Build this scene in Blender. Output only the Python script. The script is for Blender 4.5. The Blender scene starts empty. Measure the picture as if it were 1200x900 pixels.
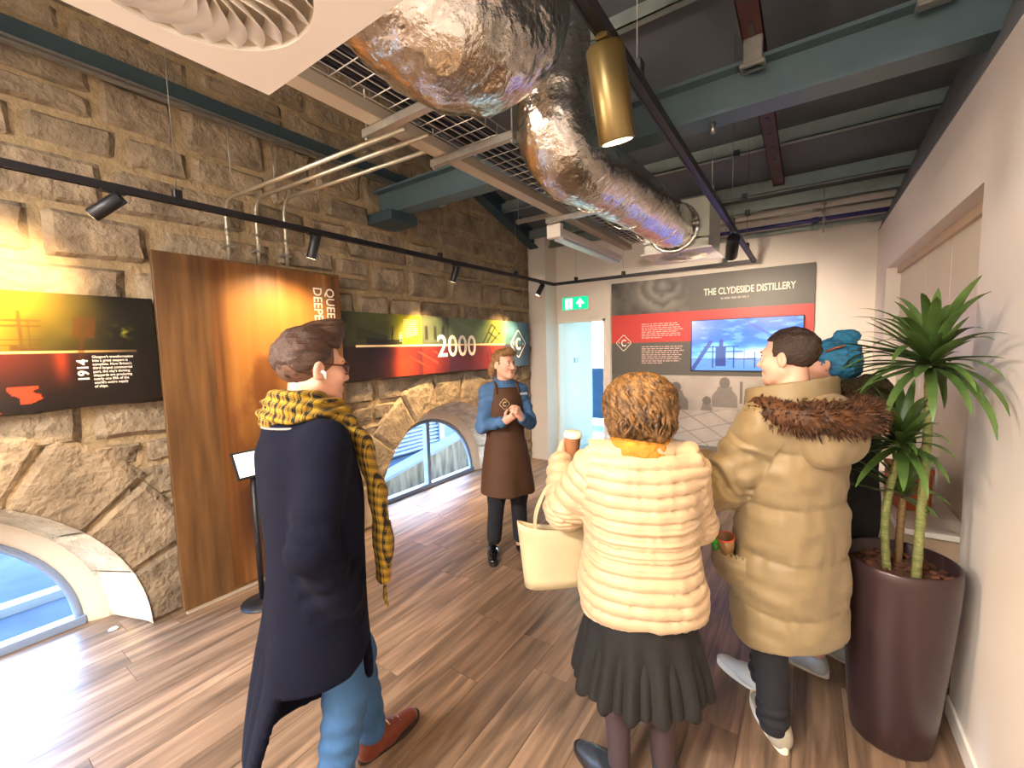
import bpy, bmesh, math, random
import numpy as np
from mathutils import Vector, Matrix

SC = bpy.context.scene
COL = SC.collection
random.seed(7)

# ------------------------------------------------------------------ camera
cam_d = bpy.data.cameras.new('camera')
cam = bpy.data.objects.new('camera', cam_d)
COL.objects.link(cam)
R_CAM = ((0.82494317, 0.02826116, -0.5645087),
         (0.56467151, -0.08502334, 0.82092455),
         (-0.02479613, -0.99597808, -0.08609769))
M = Matrix.Identity(4)
for i in range(3):
    M[i][0] = R_CAM[i][0]
    M[i][1] = -R_CAM[i][1]
    M[i][2] = -R_CAM[i][2]
M[2][3] = 1.7
cam.matrix_world = M
cam_d.sensor_width = 36.0
cam_d.lens = 15.0
cam_d.clip_start = 0.02
SC.camera = cam

# ------------------------------------------------------------------ world, exposure
SC.view_settings.view_transform = 'Standard'
SC.view_settings.look = 'None'
SC.view_settings.gamma = 1.0
SC.view_settings.exposure = 0.55
SC.view_settings.use_curve_mapping = False
SC.cycles.max_bounces = 8
SC.cycles.diffuse_bounces = 5
SC.cycles.sample_clamp_indirect = 6.0
W = bpy.data.worlds.new('sky')
SC.world = W
W.use_nodes = True
wn = W.node_tree
wn.nodes.clear()
sky = wn.nodes.new('ShaderNodeTexSky')
sky.sky_type = 'HOSEK_WILKIE'
sky.turbidity = 4.5
sky.ground_albedo = 0.25
sky.sun_direction = Vector((-0.35, 0.75, 0.55)).normalized()
bg = wn.nodes.new('ShaderNodeBackground')
bg.inputs[1].default_value = 230.0
wo = wn.nodes.new('ShaderNodeOutputWorld')
wn.links.new(sky.outputs[0], bg.inputs[0])
wn.links.new(bg.outputs[0], wo.inputs[0])

# main figures of the room, in metres (camera stands over x=0, y=0)
XL, XR, YE, YB = -3.4, 0.58, 5.79, -3.2      # stone wall, right wall, end wall, back wall
TRACK_Z, TRACK_XL, TRACK_XR, TRACK_Y = 2.55, -2.89, -0.475, 5.28
WARM = (1.0, 0.67, 0.33)
def deck_z(y): return min(4.35, 3.65 - 0.316 * (y - 4.39))
ARCHES = (-0.27, 3.64)
AR = 1.08
# ------------------------------------------------------------------ helpers: tags, materials, meshes
def tag(o, label=None, cat=None, group=None, kind=None):
    if label: o['label'] = label
    if cat: o['category'] = cat
    if group: o['group'] = group
    if kind: o['kind'] = kind
    return o

def empty(name, loc=(0, 0, 0), rz=0.0, label=None, cat=None, group=None):
    o = bpy.data.objects.new(name, None)
    o.empty_display_size = 0.1
    o.location = loc
    o.rotation_euler = (0, 0, rz)
    COL.objects.link(o)
    return tag(o, label, cat, group)

def lin(c):
    c = np.asarray(c, float)
    return np.where(c <= 0.04045, c / 12.92, ((c + 0.055) / 1.055) ** 2.4)

def hexc(h):
    h = h.lstrip('#')
    return tuple(float(x) for x in lin([int(h[i:i + 2], 16) / 255 for i in (0, 2, 4)]))

MATS = {}
def mat(name, color=(0.5, 0.5, 0.5), rough=0.6, metal=0.0, var=0.0, vscale=6.0, bump=0.0, bscale=40.0,
        color2=None, emit=None, estr=0.0, stretch=(1, 1, 1), sheen=0.0, alpha=None, trans=0.0, objrand=0.0, coat=0.0,
        spec=None, detail=6.0, vcol=False, bdist=0.02, subs=0.0):
    if name in MATS: return MATS[name]
    if isinstance(color, str): color = hexc(color)
    if isinstance(color2, str): color2 = hexc(color2)
    m = bpy.data.materials.new(name)
    m.use_nodes = True
    nt = m.node_tree
    p = nt.nodes['Principled BSDF']
    p.inputs['Roughness'].default_value = rough
    p.inputs['Metallic'].default_value = metal
    p.inputs['Base Color'].default_value = (*color, 1)
    if sheen: p.inputs['Sheen Weight'].default_value = sheen
    if trans: p.inputs['Transmission Weight'].default_value = trans
    if coat: p.inputs['Coat Weight'].default_value = coat
    if spec is not None: p.inputs['Specular IOR Level'].default_value = spec
    if subs:
        p.inputs['Subsurface Weight'].default_value = subs
        p.inputs['Subsurface Radius'].default_value = (0.02, 0.008, 0.004)
    if emit is not None:
        p.inputs['Emission Color'].default_value = (*emit, 1)
        p.inputs['Emission Strength'].default_value = estr
    tc = nt.nodes.new('ShaderNodeTexCoord')
    mp = nt.nodes.new('ShaderNodeMapping')
    mp.inputs['Scale'].default_value = stretch
    nt.links.new(tc.outputs['Object'], mp.inputs[0])
    src = None
    if vcol:
        a = nt.nodes.new('ShaderNodeVertexColor')
        a.layer_name = 'Col'
        src = a.outputs[0]
        if emit is not None: nt.links.new(src, p.inputs['Emission Color'])
    elif var or color2 is not None:
        n = nt.nodes.new('ShaderNodeTexNoise')
        n.inputs['Scale'].default_value = vscale
        n.inputs['Detail'].default_value = detail
        nt.links.new(mp.outputs[0], n.inputs['Vector'])
        r = nt.nodes.new('ShaderNodeValToRGB')
        r.color_ramp.elements[0].position = 0.3
        r.color_ramp.elements[1].position = 0.7
        c2 = color2 if color2 is not None else tuple(min(1, c * (1 + var)) for c in color)
        c1 = color if color2 is not None else tuple(c * (1 - var) for c in color)
        r.color_ramp.elements[0].color = (*c1, 1)
        r.color_ramp.elements[1].color = (*c2, 1)
        nt.links.new(n.outputs[0], r.inputs[0])
        src = r.outputs[0]
    if objrand:
        oi = nt.nodes.new('ShaderNodeObjectInfo')
        hs = nt.nodes.new('ShaderNodeHueSaturation')
        mr = nt.nodes.new('ShaderNodeMapRange')
        mr.inputs['To Min'].default_value = 1 - objrand
        mr.inputs['To Max'].default_value = 1 + objrand
        nt.links.new(oi.outputs['Random'], mr.inputs[0])
        nt.links.new(mr.outputs[0], hs.inputs['Value'])
        if src is not None: nt.links.new(src, hs.inputs['Color'])
        else: hs.inputs['Color'].default_value = (*color, 1)
        src = hs.outputs[0]
    if src is not None: nt.links.new(src, p.inputs['Base Color'])
    if bump:
        n2 = nt.nodes.new('ShaderNodeTexNoise')
        n2.inputs['Scale'].default_value = bscale
        n2.inputs['Detail'].default_value = 5
        nt.links.new(mp.outputs[0], n2.inputs['Vector'])
        b = nt.nodes.new('ShaderNodeBump')
        b.inputs['Strength'].default_value = bump
        b.inputs['Distance'].default_value = bdist
        nt.links.new(n2.outputs[0], b.inputs['Height'])
        nt.links.new(b.outputs[0], p.inputs['Normal'])
    MATS[name] = m
    return m

def setmat(o, m):
    o.data.materials.clear()
    o.data.materials.append(m)

def obj(name, V, F, m=None, parent=None, smooth=False, sharp=0):
    me = bpy.data.meshes.new(name)
    if isinstance(V, np.ndarray) and isinstance(F, np.ndarray):
        k = F.shape[1]
        me.vertices.add(len(V))
        me.vertices.foreach_set('co', np.ascontiguousarray(V, np.float32).ravel())
        me.loops.add(F.size)
        me.loops.foreach_set('vertex_index', np.ascontiguousarray(F, np.int32).ravel())
        me.polygons.add(len(F))
        me.polygons.foreach_set('loop_start', np.arange(0, F.size, k, dtype=np.int32))
        me.update(calc_edges=True)
    else:
        me.from_pydata([tuple(v) for v in V], [], [tuple(f) for f in F])
        me.update()
    if smooth:
        me.polygons.foreach_set('use_smooth', [True] * len(me.polygons))
    if sharp: me.set_sharp_from_angle(angle=math.radians(sharp))
    if m is not None: me.materials.append(m)
    o = bpy.data.objects.new(name, me)
    COL.objects.link(o)
    if parent is not None: o.parent = parent
    return o

class MB:
    """collects simple shapes, then makes ONE mesh of them"""
    def __init__(s): s.V = []; s.F = []
    def add(s, V, F):
        n = len(s.V)
        s.V += [tuple(v) for v in V]
        s.F += [tuple(i + n for i in f) for f in F]
    def box(s, lo, hi, mt=None):
        x0, y0, z0 = lo; x1, y1, z1 = hi
        V = [(x0, y0, z0), (x1, y0, z0), (x1, y1, z0), (x0, y1, z0), (x0, y0, z1), (x1, y0, z1), (x1, y1, z1), (x0, y1, z1)]
        if mt is not None: V = [mt @ Vector(v) for v in V]
        s.add(V, [(0, 3, 2, 1), (4, 5, 6, 7), (0, 1, 5, 4), (1, 2, 6, 5), (2, 3, 7, 6), (3, 0, 4, 7)])
    def tube(s, P, r, n=10, caps=True, flat=None):
        V, F = tube_geo(P, r, n, caps, flat)
        s.add(V, F)
    def build(s, name, m, parent=None, smooth=False, bev=0.0, seg=2):
        o = obj(name, s.V, s.F, m, parent, smooth)
        if bev: bevel(o, bev, seg)
        return o

def bevel(o, w, seg=2):
    bm = bmesh.new(); bm.from_mesh(o.data)
    bmesh.ops.bevel(bm, geom=list(bm.edges), offset=w, segments=seg, profile=0.5, affect='EDGES', clamp_overlap=True)
    bm.to_mesh(o.data); bm.free()

def box(name, lo, hi, m, parent=None, bev=0.0, seg=2):
    b = MB(); b.box(lo, hi)
    return b.build(name, m, parent, bev=bev, seg=seg)

def tube_geo(P, r, n=10, caps=True, flat=None):
    P = [Vector(p) for p in P]
    rs = [r] * len(P) if not hasattr(r, '__len__') else list(r)
    V = []; F = []
    up = None
    for i, p in enumerate(P):
        t = (P[min(i + 1, len(P) - 1)] - P[max(i - 1, 0)])
        if t.length < 1e-9: t = Vector((0, 0, 1))
        t.normalize()
        if up is None:
            a = Vector((0, 0, 1)) if abs(t.z) < 0.9 else Vector((1, 0, 0))
            up = (a - t * a.dot(t)).normalized()
        else:
            up = (up - t * up.dot(t))
            up = up.normalized() if up.length > 1e-6 else Vector((1, 0, 0))
        sd = t.cross(up)
        fl = 1.0 if flat is None else flat
        for k in range(n):
            a = 2 * math.pi * k / n
            V.append(p + (up * (math.cos(a) * fl) + sd * math.sin(a)) * rs[i])
    for i in range(len(P) - 1):
        for k in range(n):
            a = i * n + k; b = i * n + (k + 1) % n
            F.append((a, b, b + n, a + n))
    if caps:
        F.append(tuple(reversed(range(n))))
        F.append(tuple(range((len(P) - 1) * n, len(P) * n)))
    return V, F

def tube(name, P, r, m, parent=None, n=10, caps=True, smooth=True, flat=None):
    V, F = tube_geo(P, r, n, caps, flat)
    return obj(name, V, F, m, parent, smooth)

def lathe(name, prof, m, parent=None, n=32, loc=(0, 0, 0), smooth=True, cap=True):
    V = []; F = []
    for (r, z) in prof:
        for k in range(n):
            a = 2 * math.pi * k / n
            V.append((loc[0] + r * math.cos(a), loc[1] + r * math.sin(a), loc[2] + z))
    for i in range(len(prof) - 1):
        for k in range(n):
            a = i * n + k; b = i * n + (k + 1) % n
            F.append((a, b, b + n, a + n))
    if cap:
        F.append(tuple(reversed(range(n)))); F.append(tuple(range((len(prof) - 1) * n, len(prof) * n)))
    return obj(name, V, F, m, parent, smooth)

def bez(P, n=8):
    """smooth polyline through the points (Catmull-Rom)"""
    P = [Vector(p) for p in P]
    out = []
    for i in range(len(P) - 1):
        p0 = P[max(i - 1, 0)]; p1 = P[i]; p2 = P[i + 1]; p3 = P[min(i + 2, len(P) - 1)]
        for k in range(n):
            t = k / n
            out.append(0.5 * ((2 * p1) + (p2 - p0) * t + (2 * p0 - 5 * p1 + 4 * p2 - p3) * t * t + (3 * p1 - p0 - 3 * p2 + p3) * t ** 3))
    out.append(P[-1])
    return out

def text_mesh(name, body, size, m, parent, origin, right, up, extrude=0.001, align='LEFT', bold=0.0, xs=1.0, spacing=1.0, line=1.0):
    cu = bpy.data.curves.new(name, 'FONT')
    cu.body = body; cu.size = size; cu.extrude = extrude; cu.align_x = align
    cu.offset = bold; cu.space_character = spacing; cu.space_line = line; cu.resolution_u = 3
    t = bpy.data.objects.new('txt_tmp', cu)
    COL.objects.link(t)
    bpy.context.view_layer.update()
    me = bpy.data.meshes.new_from_object(t.evaluated_get(bpy.context.evaluated_depsgraph_get()))
    bpy.data.objects.remove(t); bpy.data.curves.remove(cu)
    r = Vector(right).normalized() * xs; u = Vector(up).normalized(); nn = Vector(right).cross(Vector(up)).normalized()
    mt = Matrix(((r.x, u.x, nn.x, origin[0]), (r.y, u.y, nn.y, origin[1]), (r.z, u.z, nn.z, origin[2]), (0, 0, 0, 1)))
    me.transform(mt)
    me.materials.clear(); me.materials.append(m)
    o = bpy.data.objects.new(name, me)
    COL.objects.link(o); o.parent = parent
    return o

def painted(name, origin, U, Vv, nu, nv, fn, m, parent):
    """flat print: a fine grid whose colours come from fn(u, v) with u, v in 0..1 (sRGB triplets)"""
    o0 = np.array(origin, float); U = np.array(U, float); Vv = np.array(Vv, float)
    u, v = np.meshgrid(np.linspace(0, 1, nu + 1), np.linspace(0, 1, nv + 1), indexing='ij')
    P = o0 + u[..., None] * U + v[..., None] * Vv
    idx = np.arange((nu + 1) * (nv + 1)).reshape(nu + 1, nv + 1)
    F = np.stack([idx[:-1, :-1], idx[1:, :-1], idx[1:, 1:], idx[:-1, 1:]], -1).reshape(-1, 4)
    o = obj(name, P.reshape(-1, 3), F, m, parent)
    c = np.clip(fn(u.ravel(), v.ravel()), 0, 1)
    rgba = np.ones((c.shape[0], 4), np.float32); rgba[:, :3] = lin(c)
    a = o.data.color_attributes.new('Col', 'FLOAT_COLOR', 'POINT')
    a.data.foreach_set('color', rgba.ravel())
    return o

# value noise, vectorised
def _hash(ix, iy, iz, seed):
    n = (ix.astype(np.int64) * 374761393 + iy.astype(np.int64) * 668265263 + iz.astype(np.int64) * 2147483647 + seed * 1274126177) & 0x7fffffff
    n = ((n ^ (n >> 13)) * 1274126177) & 0x7fffffff
    n = (n ^ (n >> 16)) & 0xffff
    return n.astype(np.float32) / 32767.5 - 1.0

def vnoise(P, scale=1.0, seed=0):
    P = np.asarray(P, np.float32) * np.asarray(scale, np.float32)
    I = np.floor(P); f = P - I; f = f * f * (3 - 2 * f)
    I = I.astype(np.int64)
    out = 0
    for dx in (0, 1):
        wx = f[..., 0] if dx else 1 - f[..., 0]
        for dy in (0, 1):
            wy = f[..., 1] if dy else 1 - f[..., 1]
            for dz in (0, 1):
                wz = f[..., 2] if dz else 1 - f[..., 2]
                out = out + wx * wy * wz * _hash(I[..., 0] + dx, I[..., 1] + dy, I[..., 2] + dz, seed)
    return out

def fbm(P, scale=1.0, seed=0, oct=3):
    s = np.asarray(scale, np.float32); a = 1.0; o = 0
    for k in range(oct):
        o = o + a * vnoise(P, s * 2 ** k, seed + k); a *= 0.5
    return o

def n2(u, v, su, sv, seed=0, oct=3):
    return fbm(np.stack([u * su, v * sv, np.zeros_like(u)], -1), 1.0, seed, oct)

def ss(a, b, x):
    t = np.clip((x - a) / (b - a), 0, 1)
    return t * t * (3 - 2 * t)

def mixc(c0, c1, t):
    return np.asarray(c0, float) * (1 - t[:, None]) + np.asarray(c1, float) * t[:, None]

# signed-distance modelling: smooth unions of simple volumes, meshed by surface nets
class Field:
    def __init__(s, lo, hi, h):
        s.h = h; s.lo = np.array(lo, float)
        n = np.ceil((np.array(hi, float) - s.lo) / h).astype(int) + 1
        s.ax = [np.float32(s.lo[i] + h * np.arange(n[i])) for i in range(3)]
        s.v = np.full(n, 1.0, np.float32)
    def win(s, lo, hi):
        sl = []
        for i in range(3):
            a = int(np.searchsorted(s.ax[i], lo[i])); b = int(np.searchsorted(s.ax[i], hi[i]))
            sl.append(slice(max(a - 1, 0), min(b + 1, len(s.ax[i]))))
        return tuple(sl)
    def grid(s, w):
        return (s.ax[0][w[0]][:, None, None], s.ax[1][w[1]][None, :, None], s.ax[2][w[2]][None, None, :])
    def put(s, w, d, k, op='u'):
        a = s.v[w]
        if a.size == 0: return
        if op == 'u':
            if k > 0:
                hh = np.maximum(k - np.abs(a - d), 0) / k
                s.v[w] = np.minimum(a, d) - hh * hh * k * 0.25
            else: s.v[w] = np.minimum(a, d)
        else:
            d = -d
            if k > 0:
                hh = np.maximum(k - np.abs(a - d), 0) / k
                s.v[w] = np.maximum(a, d) + hh * hh * k * 0.25
            else: s.v[w] = np.maximum(a, d)
    def cone(s, a, b, ra, rb, k=0.02, op='u', flat=None):
        """round cone; flat = (direction, factor): factor > 1 makes it thinner along direction"""
        a = np.array(a, float); b = np.array(b, float); m = max(ra, rb) + k + 3 * s.h
        w = s.win(np.minimum(a, b) - m, np.maximum(a, b) + m)
        X, Y, Z = s.grid(w)
        ab = b - a; L = max(float(ab @ ab), 1e-9)
        px, py, pz = X - a[0], Y - a[1], Z - a[2]
        t = np.clip((px * ab[0] + py * ab[1] + pz * ab[2]) / L, 0, 1).astype(np.float32)
        dx, dy, dz = px - t * ab[0], py - t * ab[1], pz - t * ab[2]
        d2 = dx * dx + dy * dy + dz * dz
        if flat is not None:
            n = np.array(flat[0], float); n /= np.linalg.norm(n)
            q = dx * n[0] + dy * n[1] + dz * n[2]
            d2 = d2 + q * q * (flat[1] ** 2 - 1)
        d = np.sqrt(d2) - (ra + (rb - ra) * t)
        if flat is not None and flat[1] > 1: d = d / (0.5 + 0.5 * flat[1])
        s.put(w, d.astype(np.float32), k, op)
    def chain(s, P, r, k=0.02, flat=None):
        for i in range(len(P) - 1): s.cone(P[i], P[i + 1], r[i], r[i + 1], k, 'u', flat)
    def ell(s, c, r, k=0.02, op='u', rot=None, cut=None):
        c = np.array(c, float); r = np.array(r, float); m = float(r.max()) + k + 3 * s.h
        w = s.win(c - m, c + m)
        X, Y, Z = s.grid(w)
        px, py, pz = X - c[0], Y - c[1], Z - c[2]
        if rot is not None:
            q = np.array(rot).T
            px, py, pz = (q[0][0] * px + q[0][1] * py + q[0][2] * pz, q[1][0] * px + q[1][1] * py + q[1][2] * pz, q[2][0] * px + q[2][1] * py + q[2][2] * pz)
        k0 = np.sqrt((px / r[0]) ** 2 + (py / r[1]) ** 2 + (pz / r[2]) ** 2)
        k1 = np.sqrt((px / r[0] ** 2) ** 2 + (py / r[1] ** 2) ** 2 + (pz / r[2] ** 2) ** 2) + 1e-6
        d = k0 * (k0 - 1) / k1
        if cut is not None: d = np.maximum(d, cut(px, py, pz))
        s.put(w, d.astype(np.float32), k, op)
    def loft(s, rows, k=0.03, op='u', p=2.0, cut=None):
        """rows: (z, cx, cy, rx, ry) elliptical sections"""
        rows = sorted(rows); a = np.array(rows, float)
        z0, z1 = a[0, 0], a[-1, 0]
        m = k + 3 * s.h
        w = s.win((min(a[:, 1] - a[:, 3]) - m, min(a[:, 2] - a[:, 4]) - m, z0 - m), (max(a[:, 1] + a[:, 3]) + m, max(a[:, 2] + a[:, 4]) + m, z1 + m))
        X, Y, Z = s.grid(w)
        zz = np.clip(s.ax[2][w[2]], z0, z1)
        # smooth interpolation of the sections
        def ip(col):
            return cubic(a[:, 0], a[:, col], zz).astype(np.float32)[None, None, :]
        cx, cy, rx, ry = ip(1), ip(2), ip(3), ip(4)
        q = (np.abs((X - cx) / rx) ** p + np.abs((Y - cy) / ry) ** p) ** (1.0 / p)
        d = (q - 1) * np.minimum(rx, ry)
        d = np.maximum(d, np.maximum(z0 - Z, Z - z1))
        if cut is not None: d = np.maximum(d, cut(X, Y, Z))
        s.put(w, d.astype(np.float32), k, op)
    def mesh(s):
        return surface_nets(s.v, s.lo, s.h)

def cubic(x, y, q):
    x = np.asarray(x, float); y = np.asarray(y, float)
    if len(x) < 3: return np.interp(q, x, y)
    d = np.diff(y) / np.diff(x)
    m = np.zeros(len(x)); m[0] = d[0]; m[-1] = d[-1]
    for i in range(1, len(x) - 1):
        m[i] = 0 if d[i - 1] * d[i] <= 0 else 2 * d[i - 1] * d[i] / (d[i - 1] + d[i])
    i = np.clip(np.searchsorted(x, q) - 1, 0, len(x) - 2)
    h = x[i + 1] - x[i]; t = (q - x[i]) / h
    return ((2 * t ** 3 - 3 * t ** 2 + 1) * y[i] + (t ** 3 - 2 * t ** 2 + t) * h * m[i] + (-2 * t ** 3 + 3 * t ** 2) * y[i + 1] + (t ** 3 - t ** 2) * h * m[i + 1])

def surface_nets(v, lo, h):
    ins = v < 0
    c = ins[:-1, :-1, :-1].astype(np.uint8)
    tot = np.zeros_like(c)
    offs = [(i, j, k) for i in (0, 1) for j in (0, 1) for k in (0, 1)]
    n = np.array(v.shape) - 1
    for (i, j, k) in offs: tot += ins[i:i + n[0], j:j + n[1], k:k + n[2]]
    act = np.argwhere((tot > 0) & (tot < 8))
    vals = {o: v[act[:, 0] + o[0], act[:, 1] + o[1], act[:, 2] + o[2]] for o in offs}
    acc = np.zeros((len(act), 3), np.float32); cnt = np.zeros(len(act), np.float32)
    for a in offs:
        for ax in range(3):
            if a[ax]: continue
            b = list(a); b[ax] = 1; b = tuple(b)
            va, vb = vals[a], vals[b]
            m = (va < 0) != (vb < 0)
            t = np.where(m, va / np.where(m, va - vb, 1), 0)
            for q in range(3):
                acc[:, q] += np.where(m, a[q] + (t if q == ax else 0), 0)
            cnt += m
    V = lo + h * (act + acc / cnt[:, None])
    idx = np.full(n, -1, np.int32)
    idx[act[:, 0], act[:, 1], act[:, 2]] = np.arange(len(act))
    quads = []
    for ax in range(3):
        b, c2 = (ax + 1) % 3, (ax + 2) % 3
        s0 = [slice(None)] * 3; s1 = [slice(None)] * 3
        s0[ax] = slice(0, -1); s1[ax] = slice(1, None)
        e0 = ins[tuple(s0)]; e1 = ins[tuple(s1)]
        E = np.argwhere(e0 != e1)
        ok = (E[:, b] >= 1) & (E[:, c2] >= 1) & (E[:, b] < n[b]) & (E[:, c2] < n[c2])
        E = E[ok]
        def cell(db, dc):
            q = E.copy(); q[:, b] += db; q[:, c2] += dc
            return idx[q[:, 0], q[:, 1], q[:, 2]]
        Q = np.stack([cell(-1, -1), cell(0, -1), cell(0, 0), cell(-1, 0)], -1)
        up = e0[E[:, 0], E[:, 1], E[:, 2]]
        Q[~up] = Q[~up][:, ::-1]
        quads.append(Q)
    F = np.concatenate(quads)
    F = F[(F >= 0).all(1)]
    return V, F

def vnormals(V, F):
    a, b, c, d = (V[F[:, i]] for i in range(4))
    fn = np.cross(c - a, d - b)
    N = np.zeros_like(V)
    for i in range(4):
        for q in range(3): N[:, q] += np.bincount(F[:, i], fn[:, q], len(V))
    return N / (np.linalg.norm(N, axis=1, keepdims=True) + 1e-12)

def relax(V, F, it=2, lam=0.5):
    e = np.concatenate([F[:, [0, 1]], F[:, [1, 2]], F[:, [2, 3]], F[:, [3, 0]]])
    deg = np.bincount(e.ravel(), minlength=len(V)).astype(float)[:, None]
    for _ in range(it):
        S = np.zeros_like(V)
        for q in range(3):
            S[:, q] = np.bincount(e[:, 0], V[e[:, 1], q], len(V)) + np.bincount(e[:, 1], V[e[:, 0], q], len(V))
        V = V * (1 - lam) + lam * S / deg
    return V
# ------------------------------------------------------------------ materials of the building
m_stone = mat('sandstone', '#6f5f4c', 0.9, color2='#a08d72', vscale=5, bump=1.0, bscale=20, objrand=0.16, bdist=0.03)
m_stone_pale = mat('limewashed_stone', '#a8977c', 0.9, color2='#d3c3a6', vscale=9, bump=0.9, bscale=45, objrand=0.1)
m_mortar = mat('lime_mortar', '#8d7858', 0.95, color2='#ab9470', vscale=12, bump=0.8, bscale=30)
m_plaster = mat('smooth_plaster', '#d9cdb9', 0.7, var=0.06, vscale=3, bump=0.1, bscale=60)
m_white = mat('white_wall_paint', '#e6ded4', 0.55, var=0.03, vscale=2, bump=0.04, bscale=120)
m_cream = mat('cream_panel', '#d8cbb5', 0.4, var=0.03, vscale=2)
m_dark = mat('dark_roof_deck', '#5c6167', 0.6, var=0.12, vscale=3)
m_steel = mat('painted_blue_grey_steel', '#4d6066', 0.45, var=0.1, vscale=4)
m_steel_d = mat('dark_blue_grey_steel', '#34454b', 0.5, var=0.1, vscale=4)
m_purlin = mat('galvanised_purlin', '#93a09b', 0.4, 0.35, var=0.1, vscale=8)
m_fascia = mat('grey_fascia', '#74787c', 0.6, var=0.05)
m_galv = mat('galvanised_metal', '#a9a69d', 0.35, 0.8, var=0.12, vscale=20)
m_black = mat('black_powder_coat', '#16151a', 0.45, var=0.1)
m_frame = mat('window_frame_grey', '#8496b2', 0.4, 0.2)
m_blueframe = mat('blue_grey_frame', '#5e93ad', 0.4, 0.1)
m_pipe_blue = mat('blue_purple_pipe', '#3b3a78', 0.35)
m_white_metal = mat('white_metal', '#efe9df', 0.45)
m_pave = mat('outdoor_paving', '#2e343c', 0.8, color2='#3a4149', vscale=1.5, bump=0.2, bscale=14, spec=0.0)
m_grass = mat('verge_grass', '#30502a', 0.9, color2='#45662c', vscale=30, bump=0.5, bscale=80, spec=0.0)
m_louvre = mat('pale_louvre', '#6b7484', 0.5, 0.1)

def plank_material():
    m = bpy.data.materials.new('brown_wood_plank'); m.use_nodes = True
    nt = m.node_tree; p = nt.nodes['Principled BSDF']
    tc = nt.nodes.new('ShaderNodeTexCoord'); mp = nt.nodes.new('ShaderNodeMapping')
    oi = nt.nodes.new('ShaderNodeObjectInfo')
    add = nt.nodes.new('ShaderNodeVectorMath'); add.operation = 'ADD'
    mul = nt.nodes.new('ShaderNodeMath'); mul.operation = 'MULTIPLY'; mul.inputs[1].default_value = 40
    nt.links.new(oi.outputs['Random'], mul.inputs[0])
    nt.links.new(tc.outputs['Object'], add.inputs[0]); nt.links.new(mul.outputs[0], add.inputs[1])
    nt.links.new(add.outputs[0], mp.inputs[0])
    mp.inputs['Scale'].default_value = (9, 0.75, 9)
    n = nt.nodes.new('ShaderNodeTexNoise'); n.inputs['Scale'].default_value = 2.2; n.inputs['Detail'].default_value = 8; n.inputs['Distortion'].default_value = 0.6
    nt.links.new(mp.outputs[0], n.inputs['Vector'])
    r = nt.nodes.new('ShaderNodeValToRGB')
    e = r.color_ramp.elements
    e[0].position = 0.3; e[0].color = (*hexc('#584839'), 1)
    e[1].position = 0.72; e[1].color = (*hexc('#a68a70'), 1)
    k = e.new(0.5); k.color = (*hexc('#806854'), 1)
    nt.links.new(n.outputs[0], r.inputs[0])
    hs = nt.nodes.new('ShaderNodeHueSaturation'); mr = nt.nodes.new('ShaderNodeMapRange')
    mr.inputs['To Min'].default_value = 0.72; mr.inputs['To Max'].default_value = 1.15
    nt.links.new(oi.outputs['Random'], mr.inputs[0]); nt.links.new(mr.outputs[0], hs.inputs['Value'])
    nt.links.new(r.outputs[0], hs.inputs['Color']); nt.links.new(hs.outputs[0], p.inputs['Base Color'])
    b = nt.nodes.new('ShaderNodeBump'); b.inputs['Strength'].default_value = 0.05; b.inputs['Distance'].default_value = 0.01
    nt.links.new(n.outputs[0], b.inputs['Height']); nt.links.new(b.outputs[0], p.inputs['Normal'])
    p.inputs['Roughness'].default_value = 0.36
    return m
m_plank = plank_material()

def glass_material(name, tint, refl=0.10):
    m = bpy.data.materials.new(name); m.use_nodes = True
    nt = m.node_tree; nt.nodes.clear()
    t = nt.nodes.new('ShaderNodeBsdfTransparent'); t.inputs[0].default_value = (*tint, 1)
    g = nt.nodes.new('ShaderNodeBsdfGlossy'); g.inputs['Roughness'].default_value = 0.03
    x = nt.nodes.new('ShaderNodeMixShader'); lw = nt.nodes.new('ShaderNodeLayerWeight'); lw.inputs[0].default_value = 0.5
    f = nt.nodes.new('ShaderNodeMath'); f.operation = 'POWER'; f.inputs[1].default_value = 5.0
    nt.links.new(lw.outputs['Facing'], f.inputs[0])
    o = nt.nodes.new('ShaderNodeOutputMaterial')
    nt.links.new(f.outputs[0], x.inputs[0]); nt.links.new(t.outputs[0], x.inputs[1]); nt.links.new(g.outputs[0], x.inputs[2])
    nt.links.new(x.outputs[0], o.inputs[0])
    return m
m_glass = glass_material('window_glass', (0.82, 0.9, 1.0))
m_glass_tint = glass_material('tinted_corridor_glass', (0.3, 0.4, 0.46))

# ------------------------------------------------------------------ floor of planks
floor = box('floor', (-3.8, YB, -0.2), (0.72, YE + 0.1, -0.006), mat('floor_screed', '#5a4838', 0.6, var=0.2)); tag(floor, kind='structure')
PW, PL = 0.19, 1.22
rnd = random.Random(3)
x = -3.8
while x < 0.70:
    y = YB + 0.9 - rnd.random() * PL
    x1 = min(x + PW, 0.70)
    while y < YE + 0.1:
        y1 = min(y + PL, YE + 0.1)
        ya = max(y, YB)
        if y1 > ya + 0.02:
            b = MB(); b.box((x + 0.001, ya + 0.001, -0.008), (x1 - 0.001, y1 - 0.001, 0.0))
            b.build('plank', m_plank, floor)
        y += PL
    x += PW

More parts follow.
